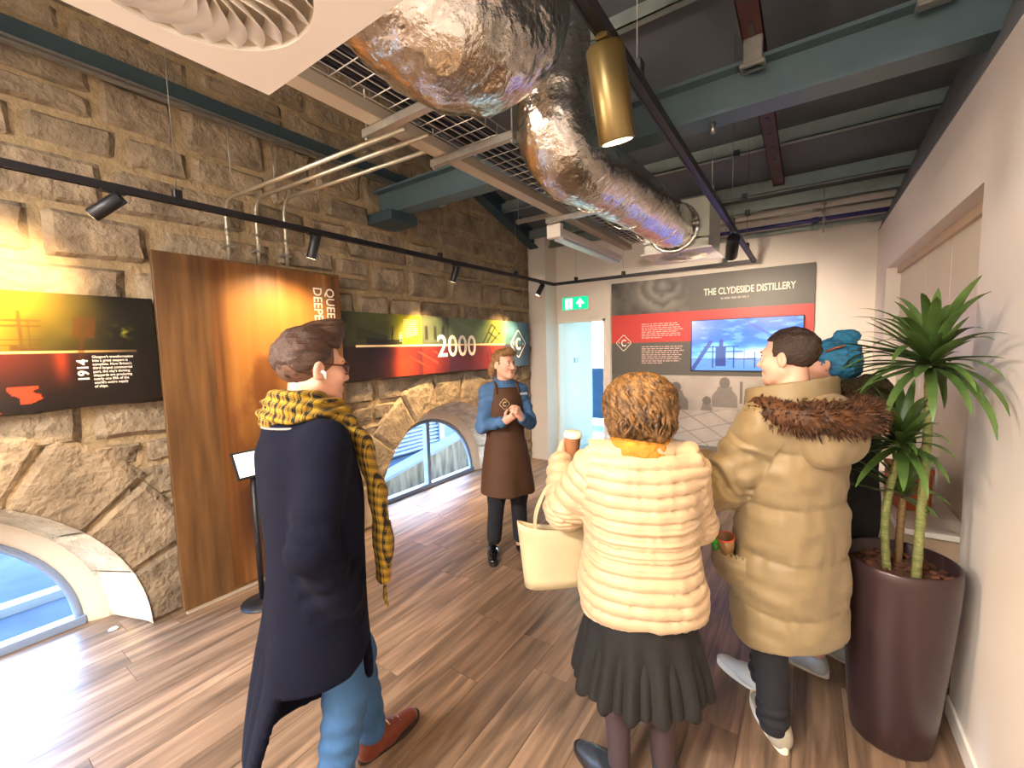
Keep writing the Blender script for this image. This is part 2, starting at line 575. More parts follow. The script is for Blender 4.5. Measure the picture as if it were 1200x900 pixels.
# ------------------------------------------------------------------ stone wall with two arches
def arch_bottom(y, r=AR):
    for c in ARCHES:
        if abs(y - c) < r: return math.sqrt(r * r - (y - c) ** 2)
    return 0.0
YS0, YS1 = YB, YE
ys = sorted(set([round(YS0 + 0.1 * i, 3) for i in range(int((YS1 - YS0) / 0.1) + 1)] + [YS1]
                + [round(c + AR * math.cos(math.pi * k / 40), 4) for c in ARCHES for k in range(41)]))
V = []; F = []
for y in ys:
    V.append((XL - 0.02, y, arch_bottom(y) + (0.0 if arch_bottom(y) else -0.05))); V.append((XL - 0.02, y, deck_z(y) + 0.05))
for i in range(len(ys) - 1): F.append((2 * i, 2 * i + 2, 2 * i + 3, 2 * i + 1))
wall = obj('wall_left', V, F, m_mortar); tag(wall, kind='structure')
# outer leaf behind the window reveals, so that no daylight leaks round the arches
XO = XL - 0.42
V = []; F = []
for y in ys:
    zb = arch_bottom(y, 0.95)
    V.append((XO, y, zb if zb else -0.05)); V.append((XO, y, deck_z(y) + 0.05))
    V.append((XO - 0.1, y, zb if zb else -0.05)); V.append((XO - 0.1, y, deck_z(y) + 0.05))
for i in range(len(ys) - 1):
    F.append((4 * i, 4 * i + 4, 4 * i + 5, 4 * i + 1)); F.append((4 * i + 2, 4 * i + 3, 4 * i + 7, 4 * i + 6))
leaf = obj('outer_leaf', V, F, m_mortar, wall)

rs = random.Random(11)
def stone_face(name, y0, y1, z0, z1, proud, seed):
    r = random.Random(seed)
    us = [0, 0.09, 0.36, 0.64, 0.91, 1]; vs = [0, 0.12, 0.5, 0.88, 1]
    j = min(y1 - y0, z1 - z0) * 0.09
    C4 = [(y0 + r.uniform(0, j), z0 + r.uniform(0, j)), (y1 - r.uniform(0, j), z0 + r.uniform(0, j)), (y1 - r.uniform(0, j), z1 - r.uniform(0, j)), (y0 + r.uniform(0, j), z1 - r.uniform(0, j))]
    tx, tz = r.uniform(-0.5, 0.5), r.uniform(-0.5, 0.5)
    V = []
    for iu, u in enumerate(us):
        for iv, v in enumerate(vs):
            y = (C4[0][0] * (1 - u) + C4[1][0] * u) * (1 - v) + (C4[3][0] * (1 - u) + C4[2][0] * u) * v
            z = (C4[0][1] * (1 - u) + C4[1][1] * u) * (1 - v) + (C4[3][1] * (1 - u) + C4[2][1] * u) * v
            edge = iu in (0, 5) or iv in (0, 4)
            d = -0.006 if edge else proud * (0.75 + tx * (u - 0.5) + tz * (v - 0.5)) + r.uniform(-0.011, 0.011)
            if not edge:
                y += r.uniform(-0.012, 0.012); z += r.uniform(-0.01, 0.01)
            for c in ARCHES:                       # keep clear of the arch ring
                q = math.hypot(y - c, z)
                if q < AR + 0.24:
                    f = (AR + 0.24) / max(q, 1e-3); y = c + (y - c) * f; z = z * f
                    d = min(d, 0.01)
            V.append((XL - 0.02 + d, y, z))
    F = []
    nv = len(vs)
    for a in range(len(us) - 1):
        for b in range(nv - 1):
            F.append((a * nv + b, (a + 1) * nv + b, (a + 1) * nv + b + 1, a * nv + b + 1))
    return obj(name, V, F, m_stone, wall, smooth=True, sharp=22)

z = 0.0; seed = 100
while z < 4.3:
    h = rs.choice([0.17, 0.2, 0.24, 0.27, 0.3])
    y = -0.9 - rs.random() * 0.3
    while y < 5.43:
        w = h * rs.uniform(1.15, 2.6)
        w = max(w, 0.26)
        y1 = min(y + w, 5.46)
        if 5.46 - y1 < 0.12: y1 = 5.46
        yc, zc = (y + y1) / 2, z + h / 2
        inside = any(math.hypot(yy - c, zz) < AR + 0.16 and math.hypot(yy - c, z + h) < AR + 0.3 for c in ARCHES for yy, zz in ((yc, zc),))
        if not inside and z + h * 0.4 < deck_z(yc):
            g = 0.007
            zt = min(z + h, deck_z(y1) + 0.03)
            if rs.random() < 0.16 and h > 0.22:
                zm = z + h * rs.uniform(0.42, 0.58)
                stone_face('stone', y + g, y1 - g, z + g, zm - g, rs.uniform(0.025, 0.05), seed); seed += 1
                stone_face('stone', y + g, y1 - g, zm + g, zt - g, rs.uniform(0.025, 0.05), seed); seed += 1
            else:
                stone_face('stone', y + g, y1 - g, z + g, zt - g, rs.uniform(0.022, 0.055), seed); seed += 1
        y = y1
    z += h

def polar_face(name, c, r0, r1, a0, a1, x_of, m, parent, seed, na=6, nr=4, rad_of=None):
    """x_of(i_edge, rnd) for a front face; or rad_of for a reveal"""
    r = random.Random(seed); V = []; F = []
    for i in range(na + 1):
        u = [0, 0.07, 0.3, 0.5, 0.7, 0.93, 1][i]
        for k in range(nr + 1):
            v = [0, 0.1, 0.5, 0.9, 1][k]
            edge = i in (0, na) or k in (0, nr)
            V.append(x_of(a0 + (a1 - a0) * u, v, edge, r))
    for i in range(na):
        for k in range(nr):
            F.append((i * (nr + 1) + k, (i + 1) * (nr + 1) + k, (i + 1) * (nr + 1) + k + 1, i * (nr + 1) + k + 1))
    return obj(name, V, F, m, parent, smooth=True, sharp=22)

XB = XL - 0.38     # plane of the glazing
for ai, c in enumerate(ARCHES):
    nvz = 9
    for k in range(nvz):
        a0 = math.pi * k / nvz + 0.006; a1 = math.pi * (k + 1) / nvz - 0.006
        rt = AR + rs.uniform(0.32, 0.42)
        def fr(a, v, edge, r, c=c, rt=rt):
            rr = AR + (rt - AR) * v
            d = (0.004 if edge and v > 0 else 0.022) + (0 if edge else r.uniform(0.0, 0.010))
            return (XL - 0.005 + d, c + rr * math.cos(a), max(rr * math.sin(a), 0.001))
        polar_face('voussoir', c, AR, rt, a0, a1, fr, m_stone, wall, 900 + ai * 50 + k)
        def rv(a, v, edge, r, c=c):
            x = XL + 0.03 - v * 0.37
            rr = AR + (0.95 - AR) * v + (0.012 if edge and 0 < v < 1 else 0) - (0 if edge else r.uniform(0, 0.012))
            return (x, c + rr * math.cos(a), max(rr * math.sin(a), 0.001))
        polar_face('reveal_stone', c, AR, AR, a0, a1, rv, m_stone_pale, wall, 1200 + ai * 50 + k)
    # mortar bed behind the voussoirs and the reveal
    V = []; F = []
    n = 44
    for k in range(n + 1):
        a = math.pi * k / n
        for (rr, x) in ((AR + 0.3, XL - 0.012), (AR + 0.004, XL - 0.0), (AR + 0.015, XL - 0.02), (0.968, XL - 0.36), (0.968, XL - 0.42)):
            V.append((x, c + rr * math.cos(a), rr * math.sin(a)))
    for k in range(n):
        for q in range(4): F.append((k * 5 + q, (k + 1) * 5 + q, (k + 1) * 5 + q + 1, k * 5 + q + 1))
    obj('arch_mortar', V, F, m_mortar, wall, smooth=False)
    # smooth plaster ring and glazed half-round window
    win = empty('window_%d' % (ai + 1), (0, 0, 0)); tag(win, kind='structure')
    prof = [(0.965, XL - 0.335), (0.945, XL - 0.338), (0.90, XL - 0.355), (0.86, XL - 0.37), (0.845, XL - 0.385), (0.845, XL - 0.43)]
    V = []; F = []
    for k in range(n + 1):
        a = math.pi * k / n
        for rr, x in prof: V.append((x, c + rr * math.cos(a), rr * math.sin(a)))
    for k in range(n):
        for q in range(len(prof) - 1):
            F.append((k * 6 + q, (k + 1) * 6 + q, (k + 1) * 6 + q + 1, k * 6 + q + 1))
    obj('plaster_surround', V, F, m_plaster, win, smooth=True)
    arc = [(XB - 0.02, c + 0.825 * math.cos(math.pi * k / 36), max(0.825 * math.sin(math.pi * k / 36), 0.03)) for k in range(37)]
    tube('window_frame', arc, 0.026, m_frame, win, n=6)
    box('window_sill', (XB - 0.06, c - 0.85, 0.0), (XB + 0.02, c + 0.85, 0.055), m_frame, win, 0.006)
    mb = MB(); mb.box((XB - 0.05, c - 0.028, 0.05), (XB + 0.02, c + 0.028, 0.83)); mb.build('mullion', m_frame, win, bev=0.006)
    for sgn in (-1, 1):
        pts = [(XB - 0.02, c + sgn * 0.028, 0.05)] + [(XB - 0.02, c + sgn * 0.82 * math.cos(math.pi / 2 * k / 18), 0.05 + 0.77 * math.sin(math.pi / 2 * k / 18)) for k in range(19)]
        pts[-1] = (XB - 0.02, c + sgn * 0.028, 0.82)
        V = pts + [(p[0] - 0.012, p[1], p[2]) for p in pts]
        npt = len(pts)
        F = [tuple(range(npt)), tuple(reversed(range(npt, 2 * npt)))] + [(k, (k + 1) % npt, (k + 1) % npt + npt, k + npt) for k in range(npt)]
        obj('glass_pane', V, F, m_glass, win)

# ------------------------------------------------------------------ white walls
wr = MB()
wr.box((XR, YB, 0), (0.9, 2.57, 2.79)); wr.box((XR, 2.57, 2.32), (0.9, 5.12, 2.79)); wr.box((XR, 5.12, 0), (0.9, YE, 2.79))
wr.box((XR + 0.14, 2.5, 0), (0.9, 5.2, 2.4))
w_r = wr.build('wall_right', m_white); tag(w_r, kind='structure')
for y0, y1 in ((2.57, 3.5), (3.5, 4.13), (4.13, 4.76), (4.76, 5.12)):
    box('alcove_panel', (XR + 0.10, y0 + 0.003, 0), (XR + 0.14, y1 - 0.003, 2.27), m_cream, w_r, 0.003, 1)
box('alcove_head', (XR + 0.075, 2.57, 2.265), (XR + 0.14, 5.12, 2.32), mat('tan_head', '#c3a98a', 0.5), w_r)
box('wall_skirting', (XR - 0.012, YB, 0), (XR, 2.57, 0.09), m_white_metal, w_r, 0.003, 1)

DX0, DX1, DZ = -3.12, -2.35, 2.07
we = MB()
we.box((XL - 0.5, YE, 0), (DX0, YE + 0.12, 3.5)); we.box((DX0, YE, DZ), (DX1, YE + 0.12, 3.5)); we.box((DX1, YE, 0), (1.2, YE + 0.12, 3.5))
w_e = we.build('wall_end', m_white); tag(w_e, kind='structure')
box('wall_stub', (XL - 0.01, 5.45, 0), (DX0, YE, 3.36), m_white, w_e)
box('baseboard_end', (DX1 + 0.06, YE - 0.015, 0), (XR, YE, 0.1), m_white_metal, w_e, 0.003, 1)
wb = box('wall_back', (XL - 0.5, YB - 0.12, 0), (0.9, YB, 4.5), m_white); tag(wb, kind='structure')

door = empty('door_1'); tag(door, kind='structure')
fm = MB()
fm.box((DX0, YE - 0.012, 0), (DX0 + 0.03, YE + 0.14, DZ)); fm.box((DX1 - 0.03, YE - 0.012, 0), (DX1, YE + 0.14, DZ)); fm.box((DX0, YE - 0.012, DZ - 0.03), (DX1, YE + 0.14, DZ))
fm.build('door_frame', m_white_metal, door)

# corridor behind the doorway, glazed at its far end
cor = empty('wall_corridor'); tag(cor, kind='structure')
m_tile = mat('pale_floor_tile', '#8aa0a8', 0.15, var=0.08)
box('corridor_floor', (-4.2, YE + 0.1, -0.02), (-1.6, 9.2, 0.0), m_tile, cor)
box('corridor_ceiling', (-4.4, YE + 0.12, 2.45), (-1.5, 9.2, 2.5), m_white, cor)
box('corridor_side', (-3.24, YE + 0.12, 0), (DX0, 7.05, 2.45), m_white, cor)
box('corridor_skirting', (DX0, YE + 0.14, 0), (DX0 + 0.015, 7.05, 0.1), m_white_metal, cor)
box('corridor_side', (-2.0, YE + 0.12, 0), (-1.88, 9.2, 2.45), m_white, cor)
box('light_switch', (DX0, 6.35, 1.42), (DX0 + 0.012, 6.5, 1.5), mat('switch_grey', '#9fb4c4', 0.4), cor)
glz = empty('window_3'); tag(glz, kind='structure')
for xx in (-4.05, -3.62, -3.02, -2.4):
    box('window_post', (xx - 0.05, 7.98, 0), (xx + 0.05, 8.1, 2.45), m_blueframe, glz, 0.004, 1)
box('window_rail', (-4.2, 7.98, 0), (-1.9, 8.1, 0.08), m_blueframe, glz)
box('window_rail', (-4.2, 7.98, 2.37), (-1.9, 8.1, 2.45), m_blueframe, glz)
for x0, x1 in ((-4.0, -3.67), (-3.57, -3.07), (-2.97, -2.45), (-2.35, -1.95)):
    box('glass_pane', (x0, 8.03, 0.08), (x1, 8.04, 2.37), m_glass_tint, glz)

# ------------------------------------------------------------------ roof
V = []; F = []
yd = [YB - 0.1, 2.17, YE + 0.15]
for y in yd:
    V += [(-4.0, y, deck_z(y)), (1.4, y, deck_z(y)), (-4.0, y, deck_z(y) + 0.15), (1.4, y, deck_z(y) + 0.15)]
for i in range(2):
    F += [(4 * i, 4 * i + 1, 4 * i + 5, 4 * i + 4), (4 * i + 2, 4 * i + 6, 4 * i + 7, 4 * i + 3)]
ceil = obj('ceiling', V, F, m_dark); tag(ceil, kind='structure')
# dark leaning fascia above the right-hand wall
V = []
for y in (YB, 2.17, YE):
    zt = deck_z(y); xt = 0.9 - 0.098 * (y - 4.04) if y > 2.1 else 1.08
    V += [(XR - 0.005, y, 2.785), (xt, y, zt), (XR + 0.2, y, 2.785), (xt + 0.2, y, zt)]
F = [(0, 4, 5, 1), (4, 8, 9, 5), (0, 2, 6, 4), (4, 6, 10, 8), (2, 3, 7, 6), (6, 7, 11, 10)]
fa = obj('trim_1', V, F, m_fascia); tag(fa, kind='structure')

def ibeam(name, x0, x1, y, z0, z1, w, m, parent):
    b = MB(); t = 0.02
    b.box((x0, y - w / 2, z0), (x1, y + w / 2, z0 + t)); b.box((x0, y - w / 2, z1 - t), (x1, y + w / 2, z1)); b.box((x0, y - 0.008, z0 + t), (x1, y + 0.008, z1 - t))
    return b.build(name, m, parent)
bm_ = empty('steel_beam', (0, 2.8, 2.96), 0, 'blue grey steel beam crossing the room from the stone wall under the roof', 'beam')
ibeam('beam_body', -3.45, 0.78, 0, 0.0, 0.24, 0.16, m_steel, bm_)
box('bearing_block', (-3.46, -0.16, -0.09), (-3.08, 0.16, 0.0), m_steel_d, bm_, 0.004, 1)
for xx in (-3.25, -3.17):
    for yy in (-0.12,):
        tube('bolt', [(xx, yy, -0.01), (xx, yy, 0.02)], 0.012, m_steel_d, bm_, 6)
box('end_plate', (0.76, -0.12, -0.05), (0.79, 0.12, 0.3), m_steel_d, bm_)

for i, yp in enumerate((3.15, 3.9, 4.66, 5.32, 5.62)):
    p = empty('roof_purlin', (0, yp, deck_z(yp)), 0, ['grey roof purlin nearest the blue grey steel beam', 'grey roof purlin, second beyond the steel beam', 'grey roof purlin, third beyond the steel beam', 'grey roof purlin, second from the white end wall', 'grey roof purlin closest to the white end wall'][i], 'purlin', 'roof purlins')
    b = MB(); b.box((-3.35, -0.01, -0.13), (0.85, 0.0, 0)); b.box((-3.35, -0.06, -0.14), (0.85, 0.0, -0.13)); b.box((-3.35, -0.06, -0.14), (0.85, -0.055, -0.11))
    b.build('channel', m_purlin, p)
    box('cleat', (-0.6, -0.065, -0.15), (-0.55, 0.004, -0.1), m_steel_d, p)
# sloping rafter along the head of the stone wall
ra = empty('roof_rafter', (-3.3, 0, 0), 0, 'dark blue sloping steel rafter along the top of the stone wall', 'rafter')
b = MB()
pa = [(0, y, deck_z(y)) for y in (3.0, 5.45)]
for (dx0, dx1, dz0, dz1) in ((-0.07, 0.07, -0.2, -0.18), (-0.008, 0.008, -0.18, -0.02), (-0.07, 0.07, -0.02, 0.0)):
    V = []
    for q in pa: V += [(dx0, q[1], q[2] + dz0), (dx1, q[1], q[2] + dz0), (dx1, q[1], q[2] + dz1), (dx0, q[1], q[2] + dz1)]
    b.add(V, [(0, 1, 2, 3), (7, 6, 5, 4), (0, 4, 5, 1), (1, 5, 6, 2), (2, 6, 7, 3), (3, 7, 4, 0)])
b.build('rafter_body', m_steel_d, ra)

# ------------------------------------------------------------------ outside the arched windows
gr = box('ground_outside', (-40, -25, -0.7), (-3.83, 40, -0.6), m_pave); tag(gr, kind='structure')
b = MB()
vg = box('verge_strip', (-4.75, -6, -0.6), (-4.3, 2.2, -0.54), m_grass); tag(vg, 'strip of green grass outside the arched window beside the paving', 'grass', kind='stuff')
kb = box('kerb_stone', (-6.0, -6, -0.6), (-5.85, 2.2, -0.52), mat('kerb_pale', '#6a7076', 0.9, spec=0.0)); tag(kb, 'pale kerb stone line on the paving outside the window', 'kerb')
rw = empty('ramp_wall', (0, 0, 0), 0, 'low stained stone ramp wall outside the arched window', 'wall')
m_rampst = mat('stained_render', '#6a6258', 0.9, color2='#3a3630', spec=0.0, vscale=3, stretch=(3, 3, 0.6))
V = [(-5.3, 3.4, -0.65), (-5.3, 6.4, -0.65), (-5.3, 6.4, 0.10), (-5.3, 3.4, -0.46), (-5.5, 3.4, -0.65), (-5.5, 6.4, -0.65), (-5.5, 6.4, 0.10), (-5.5, 3.4, -0.46)]
obj('wall_body', V, [(0, 1, 2, 3), (7, 6, 5, 4), (3, 2, 6, 7), (0, 3, 7, 4), (1, 5, 6, 2)], m_rampst, rw)
V = [(-5.26, 3.4, -0.46), (-5.26, 6.45, 0.11), (-5.54, 6.45, 0.11), (-5.54, 3.4, -0.46)]
V += [(a, b_, c_ + 0.05) for a, b_, c_ in V]
obj('coping', V, [(0, 3, 2, 1), (4, 5, 6, 7), (0, 1, 5, 4), (1, 2, 6, 5), (2, 3, 7, 6), (3, 0, 4, 7)], mat('coping_stone', '#5d646e', 0.8, spec=0.0, var=0.1), rw)
lv = empty('louvred_building', (0, 0, 0), 0, 'pale louvred building seen through the arched window', 'building')
box('building_wall', (-7.6, 2.0, -0.65), (-7.2, 12.0, 3.8), mat('building_grey', '#59616b', 0.8, spec=0.0, var=0.05), lv)
for k in range(24):
    zz = -0.5 + k * 0.085
    mt = Matrix.Translation((-7.12, 0, zz)) @ Matrix.Rotation(math.radians(38), 4, 'Y')
    b = MB(); b.box((-0.05, 3.0, -0.008), (0.05, 7.2, 0.008), mt); b.build('louvre', m_louvre, lv)
box('corner_post', (-7.2, 7.2, -0.65), (-7.05, 7.35, 3.0), m_louvre, lv)
box('rail', (-7.18, 7.35, 0.2), (-7.08, 11.5, 0.28), m_louvre, lv)
for yy in (8.0, 9.2): box('rail_post', (-7.18, yy, -0.65), (-7.1, yy + 0.08, 0.25), m_louvre, lv)
box('pale_pier', (-7.2, 8.5, -0.65), (-6.9, 8.8, 1.6), mat('pale_render', '#d8d3c6', 0.8), lv)
# ------------------------------------------------------------------ lighting track and spot lamps
tr = empty('lighting_track', (0, 0, 0), 0, 'black suspended lighting track running round the room below the roof', 'light track')
def rail(a, b):
    a = Vector(a); b = Vector(b); d = (b - a).normalized(); s = Vector((0, 0, 1)).cross(d) * 0.018
    u = Vector((0, 0, 0.016))
    V = [a - s - u, a + s - u, a + s + u, a - s + u, b - s - u, b + s - u, b + s + u, b - s + u]
    m = MB(); m.add(V, [(3, 2, 1, 0), (4, 5, 6, 7), (0, 1, 5, 4), (1, 2, 6, 5), (2, 3, 7, 6), (3, 0, 4, 7)])
    # shallow groove lips under the rail
    for q in (-0.8, 0.8):
        c = s * q
        t = s * 0.18
        W_ = [a + c - t - u * 1.25, a + c + t - u * 1.25, a + c + t - u, a + c - t - u, b + c - t - u * 1.25, b + c + t - u * 1.25, b + c + t - u, b + c - t - u]
        m.add(W_, [(3, 2, 1, 0), (4, 5, 6, 7), (0, 1, 5, 4), (1, 2, 6, 5), (2, 3, 7, 6), (3, 0, 4, 7)])
    return m.build('rail', m_black, tr)
rail((TRACK_XL, -2.6, TRACK_Z), (TRACK_XL, TRACK_Y, TRACK_Z))
rail((TRACK_XL - 0.018, TRACK_Y, TRACK_Z), (TRACK_XR + 0.018, TRACK_Y, TRACK_Z))
rail((TRACK_XR, -2.6, TRACK_Z), (TRACK_XR, TRACK_Y, TRACK_Z))
m_wire = mat('steel_wire', '#8f8f8c', 0.3, 0.9)
clips = [(TRACK_XL, y) for y in (0.98, 3.05, 4.35)] + [(x, TRACK_Y) for x in (-2.55, -1.9, -0.75)] + [(TRACK_XR, y) for y in (1.45, 2.8, 3.62, 4.6)]
for (x, y) in clips:
    box('hanger_clip', (x - 0.02, y - 0.02, TRACK_Z + 0.012), (x + 0.02, y + 0.02, TRACK_Z + 0.06), m_black, tr, 0.004, 1)
for (x, y) in clips:
    zt = 2.96 if abs(y - 2.8) < 0.01 else deck_z(y)
    tube('hanger_wire', [(x, y, TRACK_Z + 0.05), (x, y, zt)], 0.0022, m_wire, tr, 5)
tube('wire_grip', [(TRACK_XR, 2.8, 2.9), (TRACK_XR, 2.8, 2.96)], 0.014, m_galv, tr, 8)

m_lamp_black = mat('lamp_charcoal', '#232326', 0.4, 0.3)
m_brass = mat('bronze_lamp', '#6b5a34', 0.35, 0.7)
m_lens = mat('lamp_lens', (1, 0.8, 0.5), 0.3, emit=(1.0, 0.72, 0.38), estr=6.0)
def spot(label, at, aim, power, angle=70, r=0.034, ln=0.16, m=None, blend=0.6, drop=0.07, group='track spot lamps', col=WARM, size=0.03):
    m = m or m_lamp_black
    at = Vector(at); e = empty('spot_lamp', at, 0, label, 'spot lamp', group)
    d = (Vector(aim) - at).normalized()
    box('adapter', (-0.018, -0.05, -0.03), (0.018, 0.05, -0.012), m, e, 0.003, 1)
    pv = Vector((0, 0, -drop))
    tube('stem', [(0, 0, -0.02), pv], 0.008, m, e, 8)
    back = pv - d * ln * 0.25; front = pv + d * ln * 0.75
    tube('lamp_head', [back, back + d * 0.004, front - d * 0.004, front], [r * 0.9, r, r, r * 0.97], m, e, 20)
    tube('lens', [front - d * 0.002, front + d * 0.0015], r * 0.82, m_lens, e, 20)
    ld = bpy.data.lights.new('spot_light', 'SPOT')
    ld.energy = power; ld.color = col; ld.spot_size = math.radians(angle); ld.spot_blend = blend; ld.shadow_soft_size = size
    lo = bpy.data.objects.new('spot_light', ld); COL.objects.link(lo); lo.parent = e
    lo.matrix_local = Matrix.Translation(front + d * 0.012) @ d.to_track_quat('-Z', 'Y').to_matrix().to_4x4()
    return e
spot('charcoal spot lamp aimed at the panel dated 1914', (TRACK_XL, 0.71, TRACK_Z), (-3.33, 0.15, 2.0), 150, 110, blend=1.0)
spot('charcoal spot lamp over the tall brown wooden panel', (TRACK_XL, 1.78, TRACK_Z), (-3.3, 1.6, 1.2), 85, 128, blend=1.0)
spot('charcoal spot lamp over the number 2000 on the long panel', (TRACK_XL, 3.27, TRACK_Z), (-3.4, 3.25, 1.25), 290, 84, blend=1.0)
spot('charcoal spot lamp beside the white wall stub', (TRACK_XL, 4.95, TRACK_Z), (-3.4, 4.5, 1.3), 220, 84, blend=1.0)
spot('large bronze cylinder spot lamp beside the narrow foil duct', (TRACK_XR, 1.2, TRACK_Z), (-0.44, 1.5, 1.6), 45, 84, 0.052, 0.24, m_brass, drop=0.09, blend=0.5, size=0.04)
spot('black spot lamp hanging beside the white air terminal box', (TRACK_XR, 3.7, TRACK_Z), (-0.9, 5.6, 1.3), 130, 110, 0.045, 0.2, m_black, drop=0.1, col=(1.0, 0.8, 0.6))
# unseen lamps on the track behind the photographer; the wide ones are added fill
spot('spot lamp on the right track lighting the visitors from behind', (TRACK_XR, -0.45, TRACK_Z), (-0.28, 1.75, 0.75), 26, 46, blend=0.4, col=(1.0, 0.66, 0.3))
spot('added unseen fill lamp on the right track turned toward the room', (TRACK_XR, -1.6, TRACK_Z), (-1.6, 2.9, 1.2), 75, 120, size=0.2, col=(1.0, 0.78, 0.55))  # unseen lamp added to fill the room from behind the camera
spot('added unseen fill lamp on the left track turned toward the white wall', (TRACK_XL, -1.4, TRACK_Z), (0.5, 1.6, 1.9), 330, 110, size=0.25, col=(1.0, 0.80, 0.66))  # unseen lamp added to brighten the right-hand wall

fill_batten = empty('batten_light', (0, 0, 0), 0, 'added unseen fill light batten under the roof behind the camera', 'light fitting')  # out-of-view fitting added to carry a fill light
box('batten_body', (-2.0, -1.9, 3.34), (-0.6, -1.78, 3.4), m_white_metal, fill_batten, 0.01, 1)
ld = bpy.data.lights.new('added_fill_lamp', 'AREA'); ld.energy = 330; ld.color = (1.0, 0.93, 0.88); ld.shape = 'RECTANGLE'; ld.size = 1.3; ld.size_y = 0.1  # area light added as general fill
lo = bpy.data.objects.new('added_fill_lamp', ld); COL.objects.link(lo); lo.parent = fill_batten; lo.location = (-1.3, -1.84, 3.335)
# small recessed uplights at the feet of the arches
m_led = mat('led_lens', (1, 0.9, 0.75), 0.3, emit=(1.0, 0.86, 0.66), estr=25.0)
for i, (x, y, px, py) in enumerate(((-3.53, 0.655, -3.53, 1.05), (-3.42, 2.73, -3.5, 2.35))):
    e = empty('floor_uplight', (x, y, 0), 0, ['small floor uplight at the foot of the arch next to the 1914 panel', 'small floor uplight at the foot of the arch next to the standing guide'][i], 'uplight', 'floor uplights')
    lathe('trim_ring', [(0.02, 0.0), (0.026, 0.0), (0.026, 0.004), (0.02, 0.005)], m_galv, e, 20, cap=False)
    lathe('lens', [(0.019, 0.0), (0.019, 0.003)], m_led, e, 16)
    ld = bpy.data.lights.new('uplight', 'SPOT'); ld.energy = 7; ld.color = (1, 0.72, 0.36); ld.spot_size = math.radians(95); ld.spot_blend = 0.9; ld.shadow_soft_size = 0.02
    lo = bpy.data.objects.new('uplight', ld); COL.objects.link(lo); lo.parent = e
    d = (Vector((px, py, 0.5)) - Vector((x, y, 0))).normalized()
    lo.matrix_local = Matrix.Translation((0, 0, 0.012)) @ d.to_track_quat('-Z', 'Y').to_matrix().to_4x4()

# ------------------------------------------------------------------ display panels
m_print = mat('printed_panel', (1, 1, 1), 0.28, vcol=True)
m_print_mat = mat('printed_board_matt', (1, 1, 1), 0.45, vcol=True)
m_edge = mat('panel_edge_dark', '#1b1712', 0.5)
m_ink = mat('cream_lettering', '#f3ead8', 0.5)
m_inkg = mat('grey_lettering', '#a8a39b', 0.5)
m_screen = mat('lit_screen', (0, 0, 0), 0.2, vcol=True, emit=(1, 1, 1), estr=0.85)

def emblem(parent, c, right, up, h, m, letters=True):
    """diamond outline with a large C"""
    c = Vector(c); r = Vector(right); u = Vector(up); nn = r.cross(u)
    P = []
    w = h * 0.5 * 0.98
    cor = [(0, h / 2), (w * 0.98, 0), (0, -h / 2), (-w * 0.98, 0)]
    pts = []
    for i in range(4):
        a = Vector(cor[i]); b = Vector(cor[(i + 1) % 4]); z_ = Vector(cor[i - 1])
        pts.append(a + (z_ - a) * 0.09); pts.append(a + (b - a) * 0.09)
    t = 1 - 0.11
    V = []
    for p in pts: V.append(c + r * p.x + u * p.y)
    for p in pts: V.append(c + r * p.x * t + u * p.y * t)
    V2 = [v + nn * 0.0015 for v in V]
    n = len(pts)
    F = [(k, (k + 1) % n, n + (k + 1) % n, n + k) for k in range(n)]
    obj('emblem_outline', V2, F, m, parent)
    text_mesh('emblem_letter', 'C', h * 0.55, m, parent, c - u * h * 0.19 - r * 0.0 + nn * 0.001, right, up, 0.0008, 'CENTER', 0.004 * h / 0.3, 0.8)
    if letters:
        text_mesh('emblem_letter', 'T', h * 0.17, m, parent, c - r * h * 0.27 - u * h * 0.06 + nn * 0.001, right, up, 0.0008, 'CENTER')
        text_mesh('emblem_letter', 'o', h * 0.17, m, parent, c + r * h * 0.28 - u * h * 0.05 + nn * 0.001, right, up, 0.0008, 'CENTER')

YV = (0, 1, 0); ZV = (0, 0, 1); XF = -3.33
